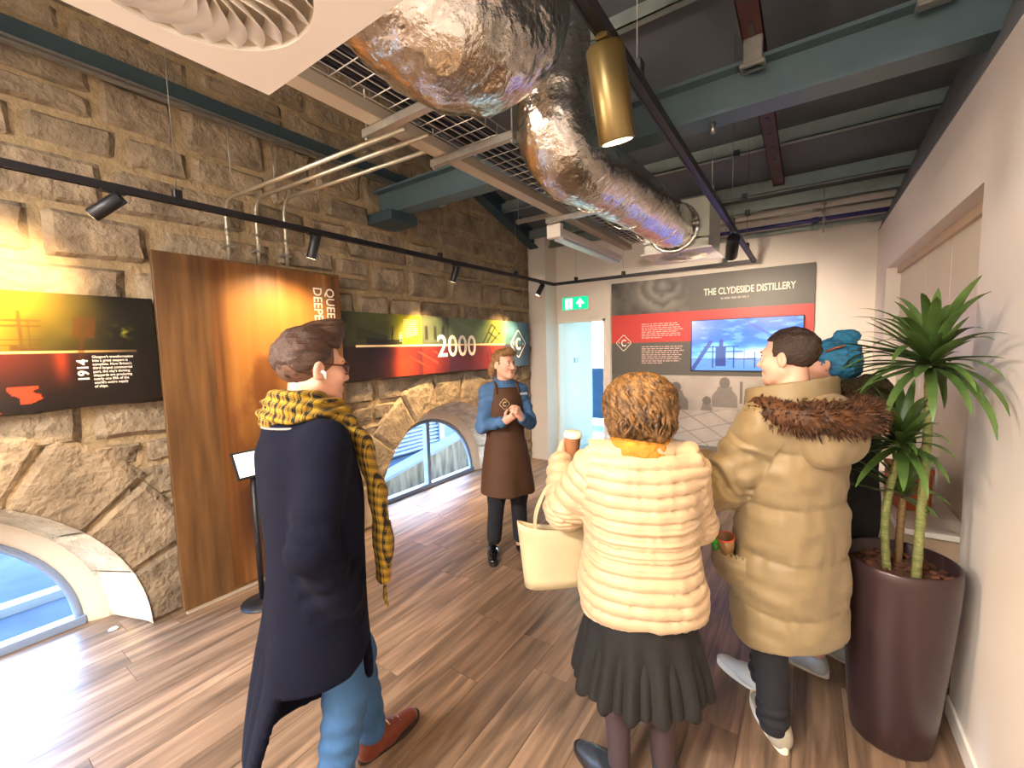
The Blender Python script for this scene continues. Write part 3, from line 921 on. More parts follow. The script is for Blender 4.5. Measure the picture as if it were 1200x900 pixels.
# --- 1914 panel
g1 = empty('display_panel', (0, 0, 0), 0, 'dark display panel dated 1914 with sunset shipyard picture on the stone wall', 'display panel')
Y0, Y1, Z0, Z1 = -1.3, 0.95, 1.425, 2.05
box('board', (XF - 0.03, Y0, Z0), (XF - 0.001, Y1, Z1), m_edge, g1)
for yy in (-0.9, 0.6): box('stand_off', (XL - 0.03, yy, 1.5), (XF - 0.03, yy + 0.05, 1.95), m_edge, g1)
def paint1(u, v):
    y = Y0 + (Y1 - Y0) * u; zz = Z0 + (Z1 - Z0) * v
    n = n2(u, v, 9, 3, 5)
    t = np.clip((0.78 - y) / 0.62 + 0.06 * n, 0, 1) ** 1.25
    c = mixc((0.06, 0.055, 0.03), (0.93, 0.78, 0.16), t)
    c = c * (0.72 + 0.28 * ss(1.7, 2.0, zz) + 0.1 * n)[:, None]
    low = zz < 1.737
    tl = np.clip((0.75 - y) / 0.8, 0, 1)
    cl = mixc((0.075, 0.05, 0.035), (0.62, 0.2, 0.1), tl * ss(1.42, 1.74, zz))
    blot = (n2(u, v, 28, 9, 9) > 0.12) & (zz < 1.56) & (y < 0.5)
    cl[blot] = (0.70, 0.24, 0.13)
    band = np.exp(-((y - 0.53) / 0.03) ** 2) * ss(1.5, 1.7, zz); cl = cl * (1 - 0.6 * band[:, None]) + np.array((0.75, 0.25, 0.12)) * 0.6 * band[:, None]
    c[low] = cl[low]
    line = np.abs(zz - 1.737) < 0.006
    wl = (line & (y < 0.85)).astype(float) * np.clip((0.9 - y) / 0.6, 0, 1) ** 0.5
    c = c * (1 - wl[:, None]) + np.array((1.0, 0.8, 0.5)) * wl[:, None]
    # masts, yards and a ship's funnels
    ink = np.zeros_like(u)
    for (a, b, w0, w1) in ((0.385, 0.40, 1.74, 1.95), (0.42, 0.43, 1.74, 1.9)): ink = np.maximum(ink, ((y > a) & (y < b) & (zz > w0) & (zz < w1)) * 0.5)
    for zq in (1.90, 1.87, 1.80, 1.77): ink = np.maximum(ink, ((np.abs(zz - zq) < 0.004) & (y < 0.47)) * 0.5)
    for y0_ in (0.60, 0.65):
        s = (y - y0_ - (zz - 1.8) * 0.12)
        ink = np.maximum(ink, ((s > -0.02) & (s < 0.022) & (zz > 1.81) & (zz < 1.93)) * 0.75)
    s = y - 0.605 - (zz - 1.66) * 0.1
    ink = np.maximum(ink, ((np.abs(s) < 0.012) & (zz > 1.66) & (zz < 1.82)) * 0.5)
    ink = np.maximum(ink, ((zz < 1.775 + 0.03 * np.sin(y * 9)) & (zz > 1.745) & (y > 0.35) & (y < 0.57)) * 0.6)
    c = c * (1 - ink[:, None]) + np.array((0.3, 0.17, 0.03)) * ink[:, None]
    fl = np.exp(-((y - 0.795) / 0.04) ** 2 - ((zz - 1.845) / 0.04) ** 2) * np.clip(n2(u, v, 60, 20, 3) + 0.5, 0, 1)
    return c + np.array((0.5, 0.5, 0.08)) * fl[:, None]
painted('print', (XF, Y0, Z0), (0, Y1 - Y0, 0), (0, 0, Z1 - Z0), 330, 110, paint1, m_print, g1)
text_mesh('year_lettering', '1914', 0.062, m_ink, g1, (XF + 0.001, 0.632, 1.567), ZV, (0, -1, 0), bold=0.0016)
text_mesh('paragraph_lettering', "Glasgow's transformation\ninto a great seaport is\ncomplete. Now Britain's\nthird largest commercial\nport, the city's thriving\nshipyards are producing\nnearly one fifth of the\nworld's entire supply\nof ships.", 0.0205, m_ink, g1, (XF + 0.001, 0.652, 1.697), YV, ZV, 0.0006, bold=0.0003, line=1.02, xs=0.85)

# --- tall wooden panel
wp = empty('wooden_panel', (0, 0, 0), 0, 'tall brown wooden display panel standing against the stone wall', 'display panel')
m_wood = mat('stained_veneer', '#4f351c', 0.42, color2='#755330', vscale=2.2, stretch=(8, 8, 0.7), bump=0.05, bscale=20)
PX = -3.29
box('panel_body', (-3.325, 0.955, 0.03), (PX, 2.225, 2.345), m_wood, wp, 0.002, 1)
box('plinth', (-3.325, 0.97, 0.0), (PX - 0.015, 2.21, 0.03), mat('pale_plinth', '#cfc4b0', 0.6), wp)
def paintw(u, v):
    n = n2(u, v, 3, 4, 21, 5); g = n2(u, v, 22, 1.5, 4, 3)
    sky_ = mixc((0.40, 0.24, 0.10), (0.62, 0.42, 0.19), ss(0.25, 0.75, v + 0.12 * n))
    cl = ss(-0.1, 0.45, n2(u, v, 3.2, 5, 31, 5) - (v - 0.42) * 2.2)
    c = sky_ * (1 - 0.55 * cl[:, None]) + np.array((0.36, 0.19, 0.09)) * 0.55 * cl[:, None]
    ship = ss(0.02, -0.02, v - 0.26 - 0.06 * np.sin(u * 5) - 0.03 * n)
    c = c * (1 - 0.6 * ship[:, None]) + np.array((0.2, 0.11, 0.05)) * 0.6 * ship[:, None]
    wood = mixc((0.36, 0.22, 0.1), (0.54, 0.35, 0.17), 0.5 + 0.5 * g)
    t = ss(0.0, 0.16, u) * ss(1.0, 0.80, u) * ss(1.0, 0.88, v) * ss(0.0, 0.2, v)
    return c * t[:, None] + wood * (1 - t[:, None]) + 0.02 * g[:, None]
painted('print', (PX + 0.001, 1.25, 0.05), (0, 0.96, 0), (0, 0, 2.28), 110, 240, paintw, m_print_mat, wp)
text_mesh('title_lettering', "QUEEN'S", 0.105, m_ink, wp, (PX + 0.002, 2.095, 2.225), (0, 0, -1), YV, bold=0.0012, xs=0.93)
text_mesh('title_lettering', "DEEPEN", 0.105, m_ink, wp, (PX + 0.002, 1.985, 2.225), (0, 0, -1), YV, bold=0.0012, xs=0.93)

# --- long panel with 2000
g2 = empty('display_panel', (0, 0, 0), 0, 'long colourful display panel with the number 2000 and diamond emblem', 'display panel')
Q0, Q1 = 2.24, 5.31
box('board', (XF - 0.03, Q0, 1.435), (XF - 0.001, Q1, 2.05), m_edge, g2)
for yy in (2.6, 3.8, 4.9): box('stand_off', (XL - 0.03, yy, 1.5), (XF - 0.03, yy + 0.05, 1.95), m_edge, g2)
def paint2(u, v):
    y = Q0 + (Q1 - Q0) * u; zz = 1.435 + 0.615 * v
    n = n2(u, v, 14, 5, 2)
    xs_ = [2.24, 2.55, 2.75, 2.9, 3.1, 3.18, 3.2, 3.6, 3.62, 4.2, 4.55, 4.75, 5.31]
    top = np.array([(.16, .17, .11), (.25, .27, .14), (.30, .31, .12), (.62, .6, .12), (.66, .62, .13), (.6, .57, .15), (.27, .29, .2), (.2, .25, .2), (.36, .42, .32), (.36, .44, .3), (.66, .68, .22), (.28, .42, .44), (.18, .36, .46)])
    bot = np.array([(.13, .07, .07), (.15, .07, .08), (.24, .09, .08), (.72, .26, .12), (.42, .15, .1), (.3, .12, .1), (.5, .17, .1), (.28, .1, .11), (.2, .1, .15), (.42, .14, .13), (.66, .24, .16), (.2, .2, .26), (.15, .27, .38)])
    T = np.stack([np.interp(y, xs_, top[:, q]) for q in range(3)], -1) * (1 + 0.12 * n)[:, None]
    B = np.stack([np.interp(y, xs_, bot[:, q]) for q in range(3)], -1) * (1 + 0.15 * n)[:, None]
    c = np.where((zz > 1.742)[:, None], T, B)
    sep = (np.abs(zz - 1.742) < 0.009) & (y > 2.38) & (y < 4.7)
    c[sep] = (1.0, 0.85, 0.62)
    # sailing-ship hulls and masts, harbour cranes
    hull = (zz > 1.75) & (zz < 1.80 + 0.05 * np.abs(y - 2.8)) & (y > 2.5) & (y < 2.92); c[hull] *= 0.45
    mast = (np.abs(y - 2.8 - (zz - 1.8) * 0.05) < 0.008) & (zz > 1.78) & (zz < 1.93); c[mast] *= 0.4
    sail = (zz > 1.8) & (zz < 1.9 - (y - 2.5) * 0.25) & (y > 2.4) & (y < 2.75); c[sail] *= 0.75
    for (ya, za, yb, zb) in ((4.22, 1.75, 4.42, 2.0), (4.3, 1.75, 4.5, 1.98), (4.42, 2.0, 4.62, 1.85), (4.34, 1.9, 4.55, 1.8), (4.38, 1.75, 4.62, 1.92)):
        d = np.abs((y - ya) * (zb - za) - (zz - za) * (yb - ya)) / math.hypot(yb - ya, zb - za)
        m_ = (d < 0.012) & (y > min(ya, yb)) & (y < max(ya, yb)) & (zz > min(za, zb)) & (zz < max(za, zb)); c[m_] *= 0.45
    fig = (zz > 1.8) & (zz < 1.95) & (np.abs(((y - 3.2) % 0.13) - 0.06) < 0.02) & (y > 3.2) & (y < 3.6); c[fig] *= 0.5
    net = (np.abs(np.sin((y * 14 + zz * 30))) < 0.25) & (zz < 1.68) & (zz > 1.5) & (y > 3.0) & (y < 3.42); c[net] = (0.72, 0.25, 0.13)
    net2 = (np.abs(np.sin((y * 40 + zz * 12))) < 0.3) & (zz < 1.72) & (zz > 1.5) & (y > 4.3) & (y < 4.6); c[net2] = (0.3, 0.1, 0.12)
    return c
painted('print', (XF, Q0, 1.435), (0, Q1 - Q0, 0), (0, 0, 0.615), 420, 100, paint2, m_print, g2)
text_mesh('year_lettering', '2000', 0.345, m_ink, g2, (XF + 0.002, 3.41, 1.615), YV, ZV, bold=0.003, xs=0.98)
text_mesh('year_lettering', '1951', 0.052, m_ink, g2, (XF + 0.001, 2.925, 1.775), ZV, (0, -1, 0), bold=0.001)
emblem(g2, (XF + 0.001, 5.02, 1.745), YV, ZV, 0.42, m_ink)
b = MB()
for k in range(9):
    zz = 2.0 - k * 0.021; w = [0.19, 0.185, 0.19, 0.17, 0.19, 0.18, 0.19, 0.185, 0.12][k]
    y = 2.945
    r_ = random.Random(k)
    while y < 2.945 + w:
        l = r_.uniform(0.012, 0.035); b.box((XF, y, zz - 0.005), (XF + 0.001, min(y + l, 2.945 + w), zz + 0.005)); y += l + 0.006
tag(b.build('small_print', mat('pale_print', '#e6dd9a', 0.5), g2), kind='stuff')

# --- distillery board with a screen
m_boardgrey = mat('board_grey_edge', '#4a4742', 0.6)
g3 = empty('information_board', (0, 0, 0), 0, 'large grey and red information board titled the Clydeside distillery on the end wall', 'information board')
YF = 5.75; BX0, BX1, BZ0, BZ1 = -2.24, 0.07, 0.12, 2.535
box('board', (BX0, YF + 0.001, BZ0), (BX1, YE, BZ1), m_boardgrey, g3)
def paint3(u, v):
    x = BX0 + (BX1 - BX0) * u; zz = BZ0 + (BZ1 - BZ0) * v
    n = n2(u, v, 10, 10, 8, 4)
    c = np.tile(np.array((0.345, 0.335, 0.31)), (len(u), 1)) * (1 + 0.02 * n)[:, None]
    # barrel-end photograph, top left
    ph = (x < -1.22) & (zz > 2.1)
    ring = 0.5 + 0.5 * np.sin(np.hypot(x + 1.55, (zz - 2.45) * 1.1) * 38 + 3 * n)
    tone = 0.33 + 0.13 * ring * ss(0.1, -0.2, np.hypot(x + 1.6, zz - 2.4) - 0.35) + 0.1 * np.clip(n, -1, 1)
    c[ph] = (np.stack([tone * 1.03, tone, tone * 0.95], -1))[ph]
    red = (zz < 2.10) & (zz > 1.72) | ((zz < 2.10) & (zz > 1.33) & (x > -0.005))
    c[red] = (0.80, 0.235, 0.22)
    g = (zz < 1.28) & (zz > 0.40)
    base = 0.62 + 0.05 * n + 0.06 * ss(0.7, 1.1, zz)
    dsk = zz < 0.86 - 0.02 * np.sin(x * 4)
    base = np.where(dsk, 0.68 + 0.05 * n, base)
    sheet = dsk & ((np.abs(np.sin(x * 9 + zz * 14)) < 0.1) | (np.abs(np.sin(x * 5 - zz * 17)) < 0.08)); base = np.where(sheet, 0.52, base)
    dark = np.zeros_like(u)
    for (cx, cz, rh, sh, bz) in ((-1.37, 1.13, 0.062, 0.15, 0.84), (-0.80, 1.2, 0.06, 0.14, 0.9), (-1.0, 0.97, 0.05, 0.09, 0.85), (-0.5, 1.05, 0.05, 0.11, 0.86)):
        hd = np.hypot((x - cx), (zz - cz) * 0.9) < rh
        wd = sh * (0.55 + 0.45 * ss(cz - rh, cz - rh - 0.12, zz))
        bd = (np.abs(x - cx) < wd) & (zz < cz - rh * 0.7) & (zz > bz)
        dark = np.maximum(dark, np.where(hd, 0.85, np.where(bd, 0.62, 0)))
    base = base * (1 - dark) + (0.36 + 0.05 * n) * dark
    lft = (x < -1.72) & (zz > 0.86); base = np.where(lft, 0.5 + 0.16 * n, base)
    fr = ((np.abs(x + 1.55) < 0.02) | (np.abs(x + 0.62) < 0.015)) & (zz > 0.95) & (zz < 1.22); base = np.where(fr, 0.45, base)
    c[g] = np.stack([base * 1.02, base * 0.96, base * 0.9], -1)[g]
    c[zz <= 0.40] = (0.43, 0.41, 0.38)
    return c
painted('print', (BX0, YF, BZ0), (BX1 - BX0, 0, 0), (0, 0, BZ1 - BZ0), 300, 300, paint3, m_print_mat, g3)
XV = (1, 0, 0)
text_mesh('title_lettering', 'THE CLYDESIDE DISTILLERY', 0.112, m_ink, g3, (-1.05, YF - 0.001, 2.275), XV, ZV, bold=0.0022, xs=0.68)
b = MB()
def lines(b, x0, x1, z0, n, dz, h, seed, y):
    r_ = random.Random(seed)
    for k in range(n):
        x = x0; xe = x1 - (r_.uniform(0, 0.07) if k < n - 1 else (x1 - x0) * 0.5)
        while x < xe:
            l = r_.uniform(0.02, 0.07); b.box((x, y - 0.001, z0 - k * dz - h), (min(x + l, xe), y, z0 - k * dz)); x += l + 0.012
lines(b, -0.86, -0.26, 2.235, 1, 0.03, 0.022, 1, YF)
tag(b.build('small_print', m_inkg, g3), kind='stuff')
b = MB(); lines(b, -1.82, -1.29, 1.965, 8, 0.026, 0.011, 2, YF); lines(b, -1.82, -1.275, 1.665, 9, 0.027, 0.011, 3, YF)
tag(b.build('small_print', mat('pale_small_print', '#d8b7ae', 0.5), g3), kind='stuff')
emblem(g3, (-2.067, YF - 0.001, 1.718), XV, ZV, 0.24, m_ink)
tv = empty('wall_screen', (0, 0, 0), 0, 'lit television screen showing a blue sky over a dockside', 'screen')
box('screen_case', (-1.185, YF - 0.035, 1.345), (-0.015, YF - 0.001, 1.975), m_black, tv, 0.004, 1)
def painttv(u, v):
    n = n2(u, v, 4, 6, 14, 5); a = n2(u, v, 9, 14, 15, 4)
    c = mixc((0.45, 0.72, 1.0), (0.02, 0.33, 0.92), ss(0.1, 0.65, v - 0.25 * n))
    c = mixc((1, 1, 1), (0, 0, 0), np.zeros_like(u)) * 0 + c
    glow = np.exp(-((u - 0.72) / 0.3) ** 2 - ((v - 0.3) / 0.16) ** 2)
    c = c * (1 - 0.85 * glow[:, None]) + np.array((1, 0.97, 0.86)) * 0.85 * glow[:, None]
    cl = ss(0.2, 0.7, a + 0.5 * (u - 0.5) * (v - 0.3) * 4) * ss(0.35, 0.6, v) * 0.6; c = c * (1 - 0.5 * cl[:, None]) + np.array((0.8, 0.88, 1.0)) * 0.5 * cl[:, None]
    low = v < 0.24 + 0.015 * n; c[low] = c[low] * 0.35 + np.array((0.22, 0.38, 0.72)) * 0.6
    d = np.zeros_like(u)
    for (x0, x1, y0, y1) in ((0.24, 0.34, 0.08, 0.46), (0.27, 0.31, 0.4, 0.62), (0.08, 0.5, 0.36, 0.385), (0.12, 0.46, 0.46, 0.48), (0.2, 0.22, 0.05, 0.5), (0.4, 0.415, 0.05, 0.46), (0.5, 0.51, 0.05, 0.4), (0.6, 0.607, 0.05, 0.36), (0.36, 0.6, 0.22, 0.235)):
        d = np.maximum(d, ((u > x0) & (u < x1) & (v > y0) & (v < y1)) * 0.75)
    cr = np.abs((u - 0.52) * 0.52 + (v - 0.95) * 0.42) < 0.009; d = np.maximum(d, (cr & (u > 0.52) & (u < 0.9) & (v > 0.3)) * 0.6)
    cr = np.abs((u - 0.02) * 0.5 - (v - 0.05) * 0.16) < 0.012; d = np.maximum(d, (cr & (v < 0.6)) * 0.7)
    c = c * (1 - d[:, None]) + np.array((0.07, 0.13, 0.36)) * d[:, None]
    return c
painted('screen_face', (-1.175, YF - 0.036, 1.355), (1.15, 0, 0), (0, 0, 0.61), 150, 90, painttv, m_screen, tv)

# --- exit sign
ex = empty('exit_sign', (-2.79, YE, 2.31), 0, 'green illuminated exit sign over the doorway', 'exit sign')
m_exit = mat('exit_green', '#00a36c', 0.4, emit=hexc('#10c98c'), estr=1.0)
m_exitw = mat('exit_white', '#ffffff', 0.4, emit=(1, 1, 1), estr=1.5)
box('sign_case', (-0.215, -0.06, -0.1), (0.215, 0.0, 0.105), m_white_metal, ex, 0.006, 1)
box('sign_face', (-0.205, -0.064, -0.085), (0.205, -0.06, 0.095), m_exit, ex)
box('door_symbol', (-0.15, -0.067, -0.07), (-0.04, -0.064, 0.075), m_exitw, ex)
V = [(0.02, -0.068, -0.02), (0.085, -0.068, 0.055), (0.15, -0.068, -0.02), (0.115, -0.068, -0.02), (0.085, -0.068, 0.008), (0.055, -0.068, -0.02)]
V = [(0.085, -0.0675, 0.07), (0.02, -0.0675, 0.0), (0.05, -0.0675, -0.012), (0.072, -0.0675, 0.018), (0.072, -0.0675, -0.06), (0.1, -0.0675, -0.06), (0.1, -0.0675, 0.018), (0.12, -0.0675, -0.012), (0.15, -0.0675, 0.0)]
obj('arrow_symbol', V, [(0, 1, 2, 3), (0, 3, 6), (3, 4, 5, 6), (0, 6, 7, 8)], m_exitw, ex)
fig = MB()
fig.tube([(-0.09, -0.068, 0.045), (-0.09, -0.0675, 0.06)], 0.011, 8); fig.tube([(-0.092, -0.068, 0.035), (-0.1, -0.068, -0.01), (-0.075, -0.068, -0.05)], 0.007, 6); fig.tube([(-0.1, -0.068, -0.01), (-0.125, -0.068, -0.045)], 0.007, 6); fig.tube([(-0.12, -0.068, 0.01), (-0.092, -0.068, 0.03), (-0.065, -0.068, 0.008)], 0.006, 6)
fig.build('running_figure', m_exit, ex)

# --- tablet on a stand in front of the wooden panel
tb = empty('tablet', (-3.02, 1.31, 0), math.radians(0), 'black framed tablet on a stand in front of the wooden panel', 'tablet')
tube('stand_pole', [(0, 0, 0.01), (0, 0, 0.93)], 0.018, m_black, tb, 12)
lathe('stand_base', [(0.13, 0), (0.13, 0.008), (0.05, 0.014), (0.02, 0.03)], m_black, tb, 28)
mt = Matrix.Translation((0.0, 0.02, 0.97)) @ Matrix.Rotation(math.radians(62), 4, 'Y')
b = MB(); b.box((-0.095, -0.13, -0.006), (0.095, 0.13, 0.006), mt); b.build('tablet_case', m_black, tb, bev=0.003)
b = MB(); b.box((-0.08, -0.115, 0.006), (0.08, 0.115, 0.0075), mt); b.build('tablet_screen', mat('tablet_glow', '#dfeee6', 0.2, emit=(0.85, 1.0, 0.9), estr=0.9), tb)

# ------------------------------------------------------------------ services under the roof
m_foil = mat('crinkled_foil', (0.78, 0.74, 0.68), 0.16, 1.0, bump=0.55, bscale=22, bdist=0.02)
def foil(name, path, r, parent, amp, seed, n=48, sub=10):
    P = bez(path, sub)
    V, F = tube_geo(P, r if not hasattr(r, '__len__') else list(np.interp(np.linspace(0, 1, len(P)), np.linspace(0, 1, len(r)), r)), n, True)
    V = np.array([tuple(v) for v in V])
    C = np.repeat(np.array([tuple(p) for p in P]), n, 0)
    D = V - C; D /= np.linalg.norm(D, axis=1, keepdims=True)
    q = fbm(V, 9, seed, 3) * 0.5 + (0.5 - np.abs(vnoise(V, 26, seed + 7))) * 0.5
    V = V + D * (amp * q)[:, None]
    return obj(name, V, F, m_foil, parent, smooth=True)
d1 = empty('foil_duct', (0, 0, 0), 0, 'wide crinkled foil air duct hanging beside the swirl diffuser', 'air duct', 'foil ducts')
foil('duct_skin', [(-1.02, 0.725, 2.78), (-1.01, 0.88, 2.77), (-0.99, 1.12, 2.76), (-0.95, 1.32, 2.86), (-0.92, 1.38, 3.1), (-0.90, 1.38, 3.5), (-0.90, 1.38, 4.3)], [0.19, 0.21, 0.25, 0.255, 0.25, 0.25, 0.25, 0.25], d1, 0.022, 3, 64, 12)
d2 = empty('foil_duct', (0, 0, 0), 0, 'narrower crinkled foil air duct bending to the white terminal box', 'air duct', 'foil ducts')
foil('duct_skin', [(-1.07, 2.0, 4.3), (-1.08, 2.0, 3.5), (-1.08, 2.0, 3.1), (-1.10, 2.03, 2.82), (-1.08, 2.2, 2.70), (-1.04, 2.6, 2.70), (-1.0, 3.3, 2.70), (-0.98, 4.02, 2.70)], [0.185, 0.185, 0.18, 0.19, 0.2, 0.19, 0.185, 0.18], d2, 0.014, 9, 56, 14)
for yy in (2.5, 3.0, 3.55):
    xx = np.interp(yy, [2.2, 4.02], [-1.08, -0.98])
    ring = [(xx + 0.196 * math.cos(a), yy, 2.70 + 0.196 * math.sin(a)) for a in np.linspace(0, 2 * math.pi, 40)]
    tube('foil_tape', ring, 0.004, m_foil, d2, 5, caps=False)
ring = [(-0.98 + 0.2 * math.cos(a), 3.97, 2.70 + 0.2 * math.sin(a)) for a in np.linspace(0, 2 * math.pi, 40)]
tube('end_collar', ring, 0.02, m_foil, d2, 8, caps=False)

def swirl(parent, cx, cy, z, half, r0, r1, nb):
    """perforated plate with a ring of curved blades, seen from below"""
    n = nb * 4
    V = []; F = []
    # square plate with a round hole
    for k in range(n):
        a = 2 * math.pi * k / n
        sx, sy = math.cos(a), math.sin(a); q = half / max(abs(sx), abs(sy))
        V += [(cx + r1 * sx, cy + r1 * sy, z), (cx + q * sx, cy + q * sy, z), (cx + r1 * sx, cy + r1 * sy, z + 0.012), (cx + q * sx, cy + q * sy, z + 0.012)]
    for k in range(n):
        a, b_ = 4 * k, 4 * ((k + 1) % n)
        F += [(a, a + 1, b_ + 1, b_), (a + 2, b_ + 2, b_ + 3, a + 3), (a + 1, a + 3, b_ + 3, b_ + 1), (a, b_, b_ + 2, a + 2)]
    obj('face_plate', V, F, m_white_metal, parent)
    lathe('inner_cone', [(r1, 0.012), (r1 * 0.99, 0.075), (r0, 0.08)], mat('diffuser_inside', '#cdbfa8', 0.5), parent, 40, (cx, cy, z), cap=False)
    lathe('hub', [(0.001, -0.002), (r0 * 0.9, 0.0), (r0, 0.01), (r0, 0.06)], m_white_metal, parent, 32, (cx, cy, z), cap=False)
    bl = None
    V = []; F = []
    m = 13
    for i in range(m):
        t = i / (m - 1); r = r0 + (r1 - r0) * t
        for s in (0, 1):
            a = 0.5 * t * t + 0.05 + s * (2 * math.pi / nb) * (0.95 - 0.0 * t)
            zz = -0.012 * math.sin(math.pi * min(t + 0.12, 1)) + s * 0.045
            V.append((r * math.cos(a), r * math.sin(a), zz))
    for i in range(m - 1): F.append((2 * i, 2 * i + 1, 2 * i + 3, 2 * i + 2))
    V += [(v[0], v[1], v[2] + 0.004) for v in V]
    F += [tuple(2 * m + q for q in reversed(f)) for f in F]
    F += [(2 * i, 2 * i + 2, 2 * m + 2 * i + 2, 2 * m + 2 * i) for i in range(m - 1)]
    first = obj('blade', V, F, m_white_metal, parent, smooth=True)
    for k in range(nb):
        o = first if k == 0 else first.copy()
        if k: COL.objects.link(o)
        o.parent = parent; o.location = (cx, cy, z + 0.004); o.rotation_euler = (0, 0, 2 * math.pi * k / nb)
sd = empty('ceiling_diffuser', (0, 0, 0), 0, 'white square swirl diffuser plate with curved radial blades', 'air diffuser', 'air terminals')
swirl(sd, -1.09, 0.43, 2.5, 0.31, 0.05, 0.235, 24)
pl = MB(); pl.box((-1.38, 0.14, 2.6), (-0.80, 0.72, 3.02)); pl.box((-1.38, 0.14, 2.512), (-1.375, 0.72, 2.6)); pl.box((-0.805, 0.14, 2.512), (-0.8, 0.72, 2.6)); pl.box((-1.38, 0.14, 2.512), (-0.8, 0.145, 2.6)); pl.box((-1.38, 0.715, 2.512), (-0.8, 0.72, 2.6)); pl.build('plenum_box', m_galv, sd)

at_ = empty('air_terminal', (0, 0, 0), 0, 'white air terminal box at the end of the foil duct', 'air terminal', 'air terminals')
mb = MB(); mb.box((-1.245, 4.0, 2.59), (-0.695, 4.55, 2.93)); mb.box((-1.245, 4.0, 2.512), (-0.695, 4.005, 2.6)); mb.box((-1.245, 4.545, 2.512), (-0.695, 4.55, 2.6)); mb.box((-1.245, 4.0, 2.512), (-1.24, 4.55, 2.6)); mb.box((-0.7, 4.0, 2.512), (-0.695, 4.55, 2.6)); mb.build('terminal_box', mat('pale_green_grey_metal', '#cfd3c8', 0.4, 0.2), at_)
swirl(at_, -0.97, 4.275, 2.5, 0.3, 0.05, 0.22, 20)

# cable basket, trunking and brackets
bk = empty('cable_basket', (0, 0, 0), 0, 'galvanised wire cable basket with black cables under the roof', 'cable tray')
BX_0, BX_1, BZ = -1.72, -1.44, 2.88
for xx in np.linspace(BX_0, BX_1, 6): tube('long_wire', [(xx, 0.6, BZ), (xx, 5.1, BZ)], 0.003, m_galv, bk, 5)
for xx in (BX_0, BX_1):
    tube('long_wire', [(xx, 0.6, BZ + 0.05), (xx, 5.1, BZ + 0.05)], 0.003, m_galv, bk, 5)
wv, wf = tube_geo([(BX_0, 0, 0.05), (BX_0, 0, -0.004), (BX_1, 0, -0.004), (BX_1, 0, 0.05)], 0.003, 5)
cw = obj('cross_wire', wv, wf, m_galv, bk)
for k in range(42):
    o = cw if k == 0 else cw.copy()
    if k: COL.objects.link(o); o.parent = bk
    o.location = (0, 0.75 + k * 0.105, BZ)
for k, xx in enumerate((-1.69, -1.66, -1.62, -1.57, -1.53, -1.5)):
    P = [(xx + 0.012 * math.sin(k + j * 1.3), 0.6 + j * 0.5, BZ + 0.018 + 0.006 * (k % 3)) for j in range(10)]
    tube('cable', bez(P, 4), 0.014, m_black if k % 2 else mat('purple_black_cable', '#1d1830', 0.4), bk, 8)
tk = empty('cable_trunking', (0, 0, 0), 0, 'pale metal cable trunking running along the wire basket', 'trunking')
box('trunking_body', (-1.86, 0.6, 2.84), (-1.765, 5.2, 2.9), mat('pale_trunking', '#b9ac98', 0.5, 0.2), tk, 0.003, 1)
def strut(label, x0, x1, y, z):
    e = empty('support_channel', (0, y, z), 0, label, 'support channel', 'slotted support channels')
    m = MB(); m.box((x0, -0.02, -0.003), (x1, 0.02, 0.0)); m.box((x0, -0.02, 0), (x1, -0.017, 0.036)); m.box((x0, 0.017, 0), (x1, 0.02, 0.036)); m.box((x0, -0.02, 0.034), (x1, -0.010, 0.037)); m.box((x0, 0.010, 0.034), (x1, 0.02, 0.037))
    m.build('channel_body', m_galv, e)
    for q in (0.025, 0.975):
        xx = x0 + (x1 - x0) * q
        tube('threaded_rod', [(xx, 0, -0.02), (xx, 0, deck_z(y) - z)], 0.005, m_galv, e, 6)
        tube('nut', [(xx, 0, -0.014), (xx, 0, -0.003)], 0.011, m_galv, e, 6)
strut('slotted support channel under the basket at the conduit ends', -1.92, -1.36, 1.5, 2.80)
strut('slotted support channel under the basket beside the wide foil duct', -1.9, -1.30, 1.97, 2.80)
strut('slotted support channel at the head of the batten light', -1.95, -1.2, 3.45, 2.80)
strut('slotted support channel fixed near the sloping rafter', -2.6, -1.75, 3.95, 3.02)
bl_ = empty('batten_light', (0, 0, 0), 0, 'pale linear batten light fitting below the cable basket', 'light fitting')
mb = MB(); mb.box((-1.97, 3.55, 2.70), (-1.85, 5.1, 2.77)); mb.build('batten_body', m_white_metal, bl_, bev=0.01)
mb = MB(); mb.box((-1.96, 3.6, 2.672), (-1.86, 5.05, 2.70)); mb.build('batten_diffuser', mat('prismatic_cover', '#cfe3ef', 0.25), bl_, bev=0.008)
box('end_bracket', (-1.98, 3.50, 2.68), (-1.84, 3.56, 2.80), m_white_metal, bl_, 0.004, 1)
box('status_light', (-1.915, 4.35, 2.668), (-1.905, 4.36, 2.672), m_exit, bl_)

# conduits rising behind the wooden panel and crossing to the basket
m_cond = mat('steel_conduit', '#b3a993', 0.35, 0.7, var=0.1, vscale=20)
cl = ['steel conduit with the lowest bend above the wooden panel', 'middle steel conduit of three bent above the wooden panel', 'steel conduit with the highest bend above the wooden panel']
for k, (y, z, xe) in enumerate(((1.41, 2.76, -1.62), (1.61, 2.82, -1.66), (1.82, 2.87, -1.875))):
    P = [(-3.345, y, 2.2), (-3.345, y, z - 0.12)] + [(-3.345 + 0.1 * (1 - math.cos(a)), y, z - 0.1 + 0.1 * math.sin(a)) for a in np.linspace(0, math.pi / 2, 7)] + [(xe, y + 0.09, z)]
    e = empty('steel_conduit', (0, 0, 0), 0, cl[k], 'conduit', 'bent steel conduits')
    tube('conduit_pipe', P, 0.0125, m_cond, e, 10)
    tube('coupling', [(-3.345, y, 2.52), (-3.345, y, 2.57)], 0.017, m_cond, e, 10)
    box('saddle_clip', (XL - 0.02, y - 0.03, 2.44), (-3.325, y + 0.03, 2.455), m_galv, e)
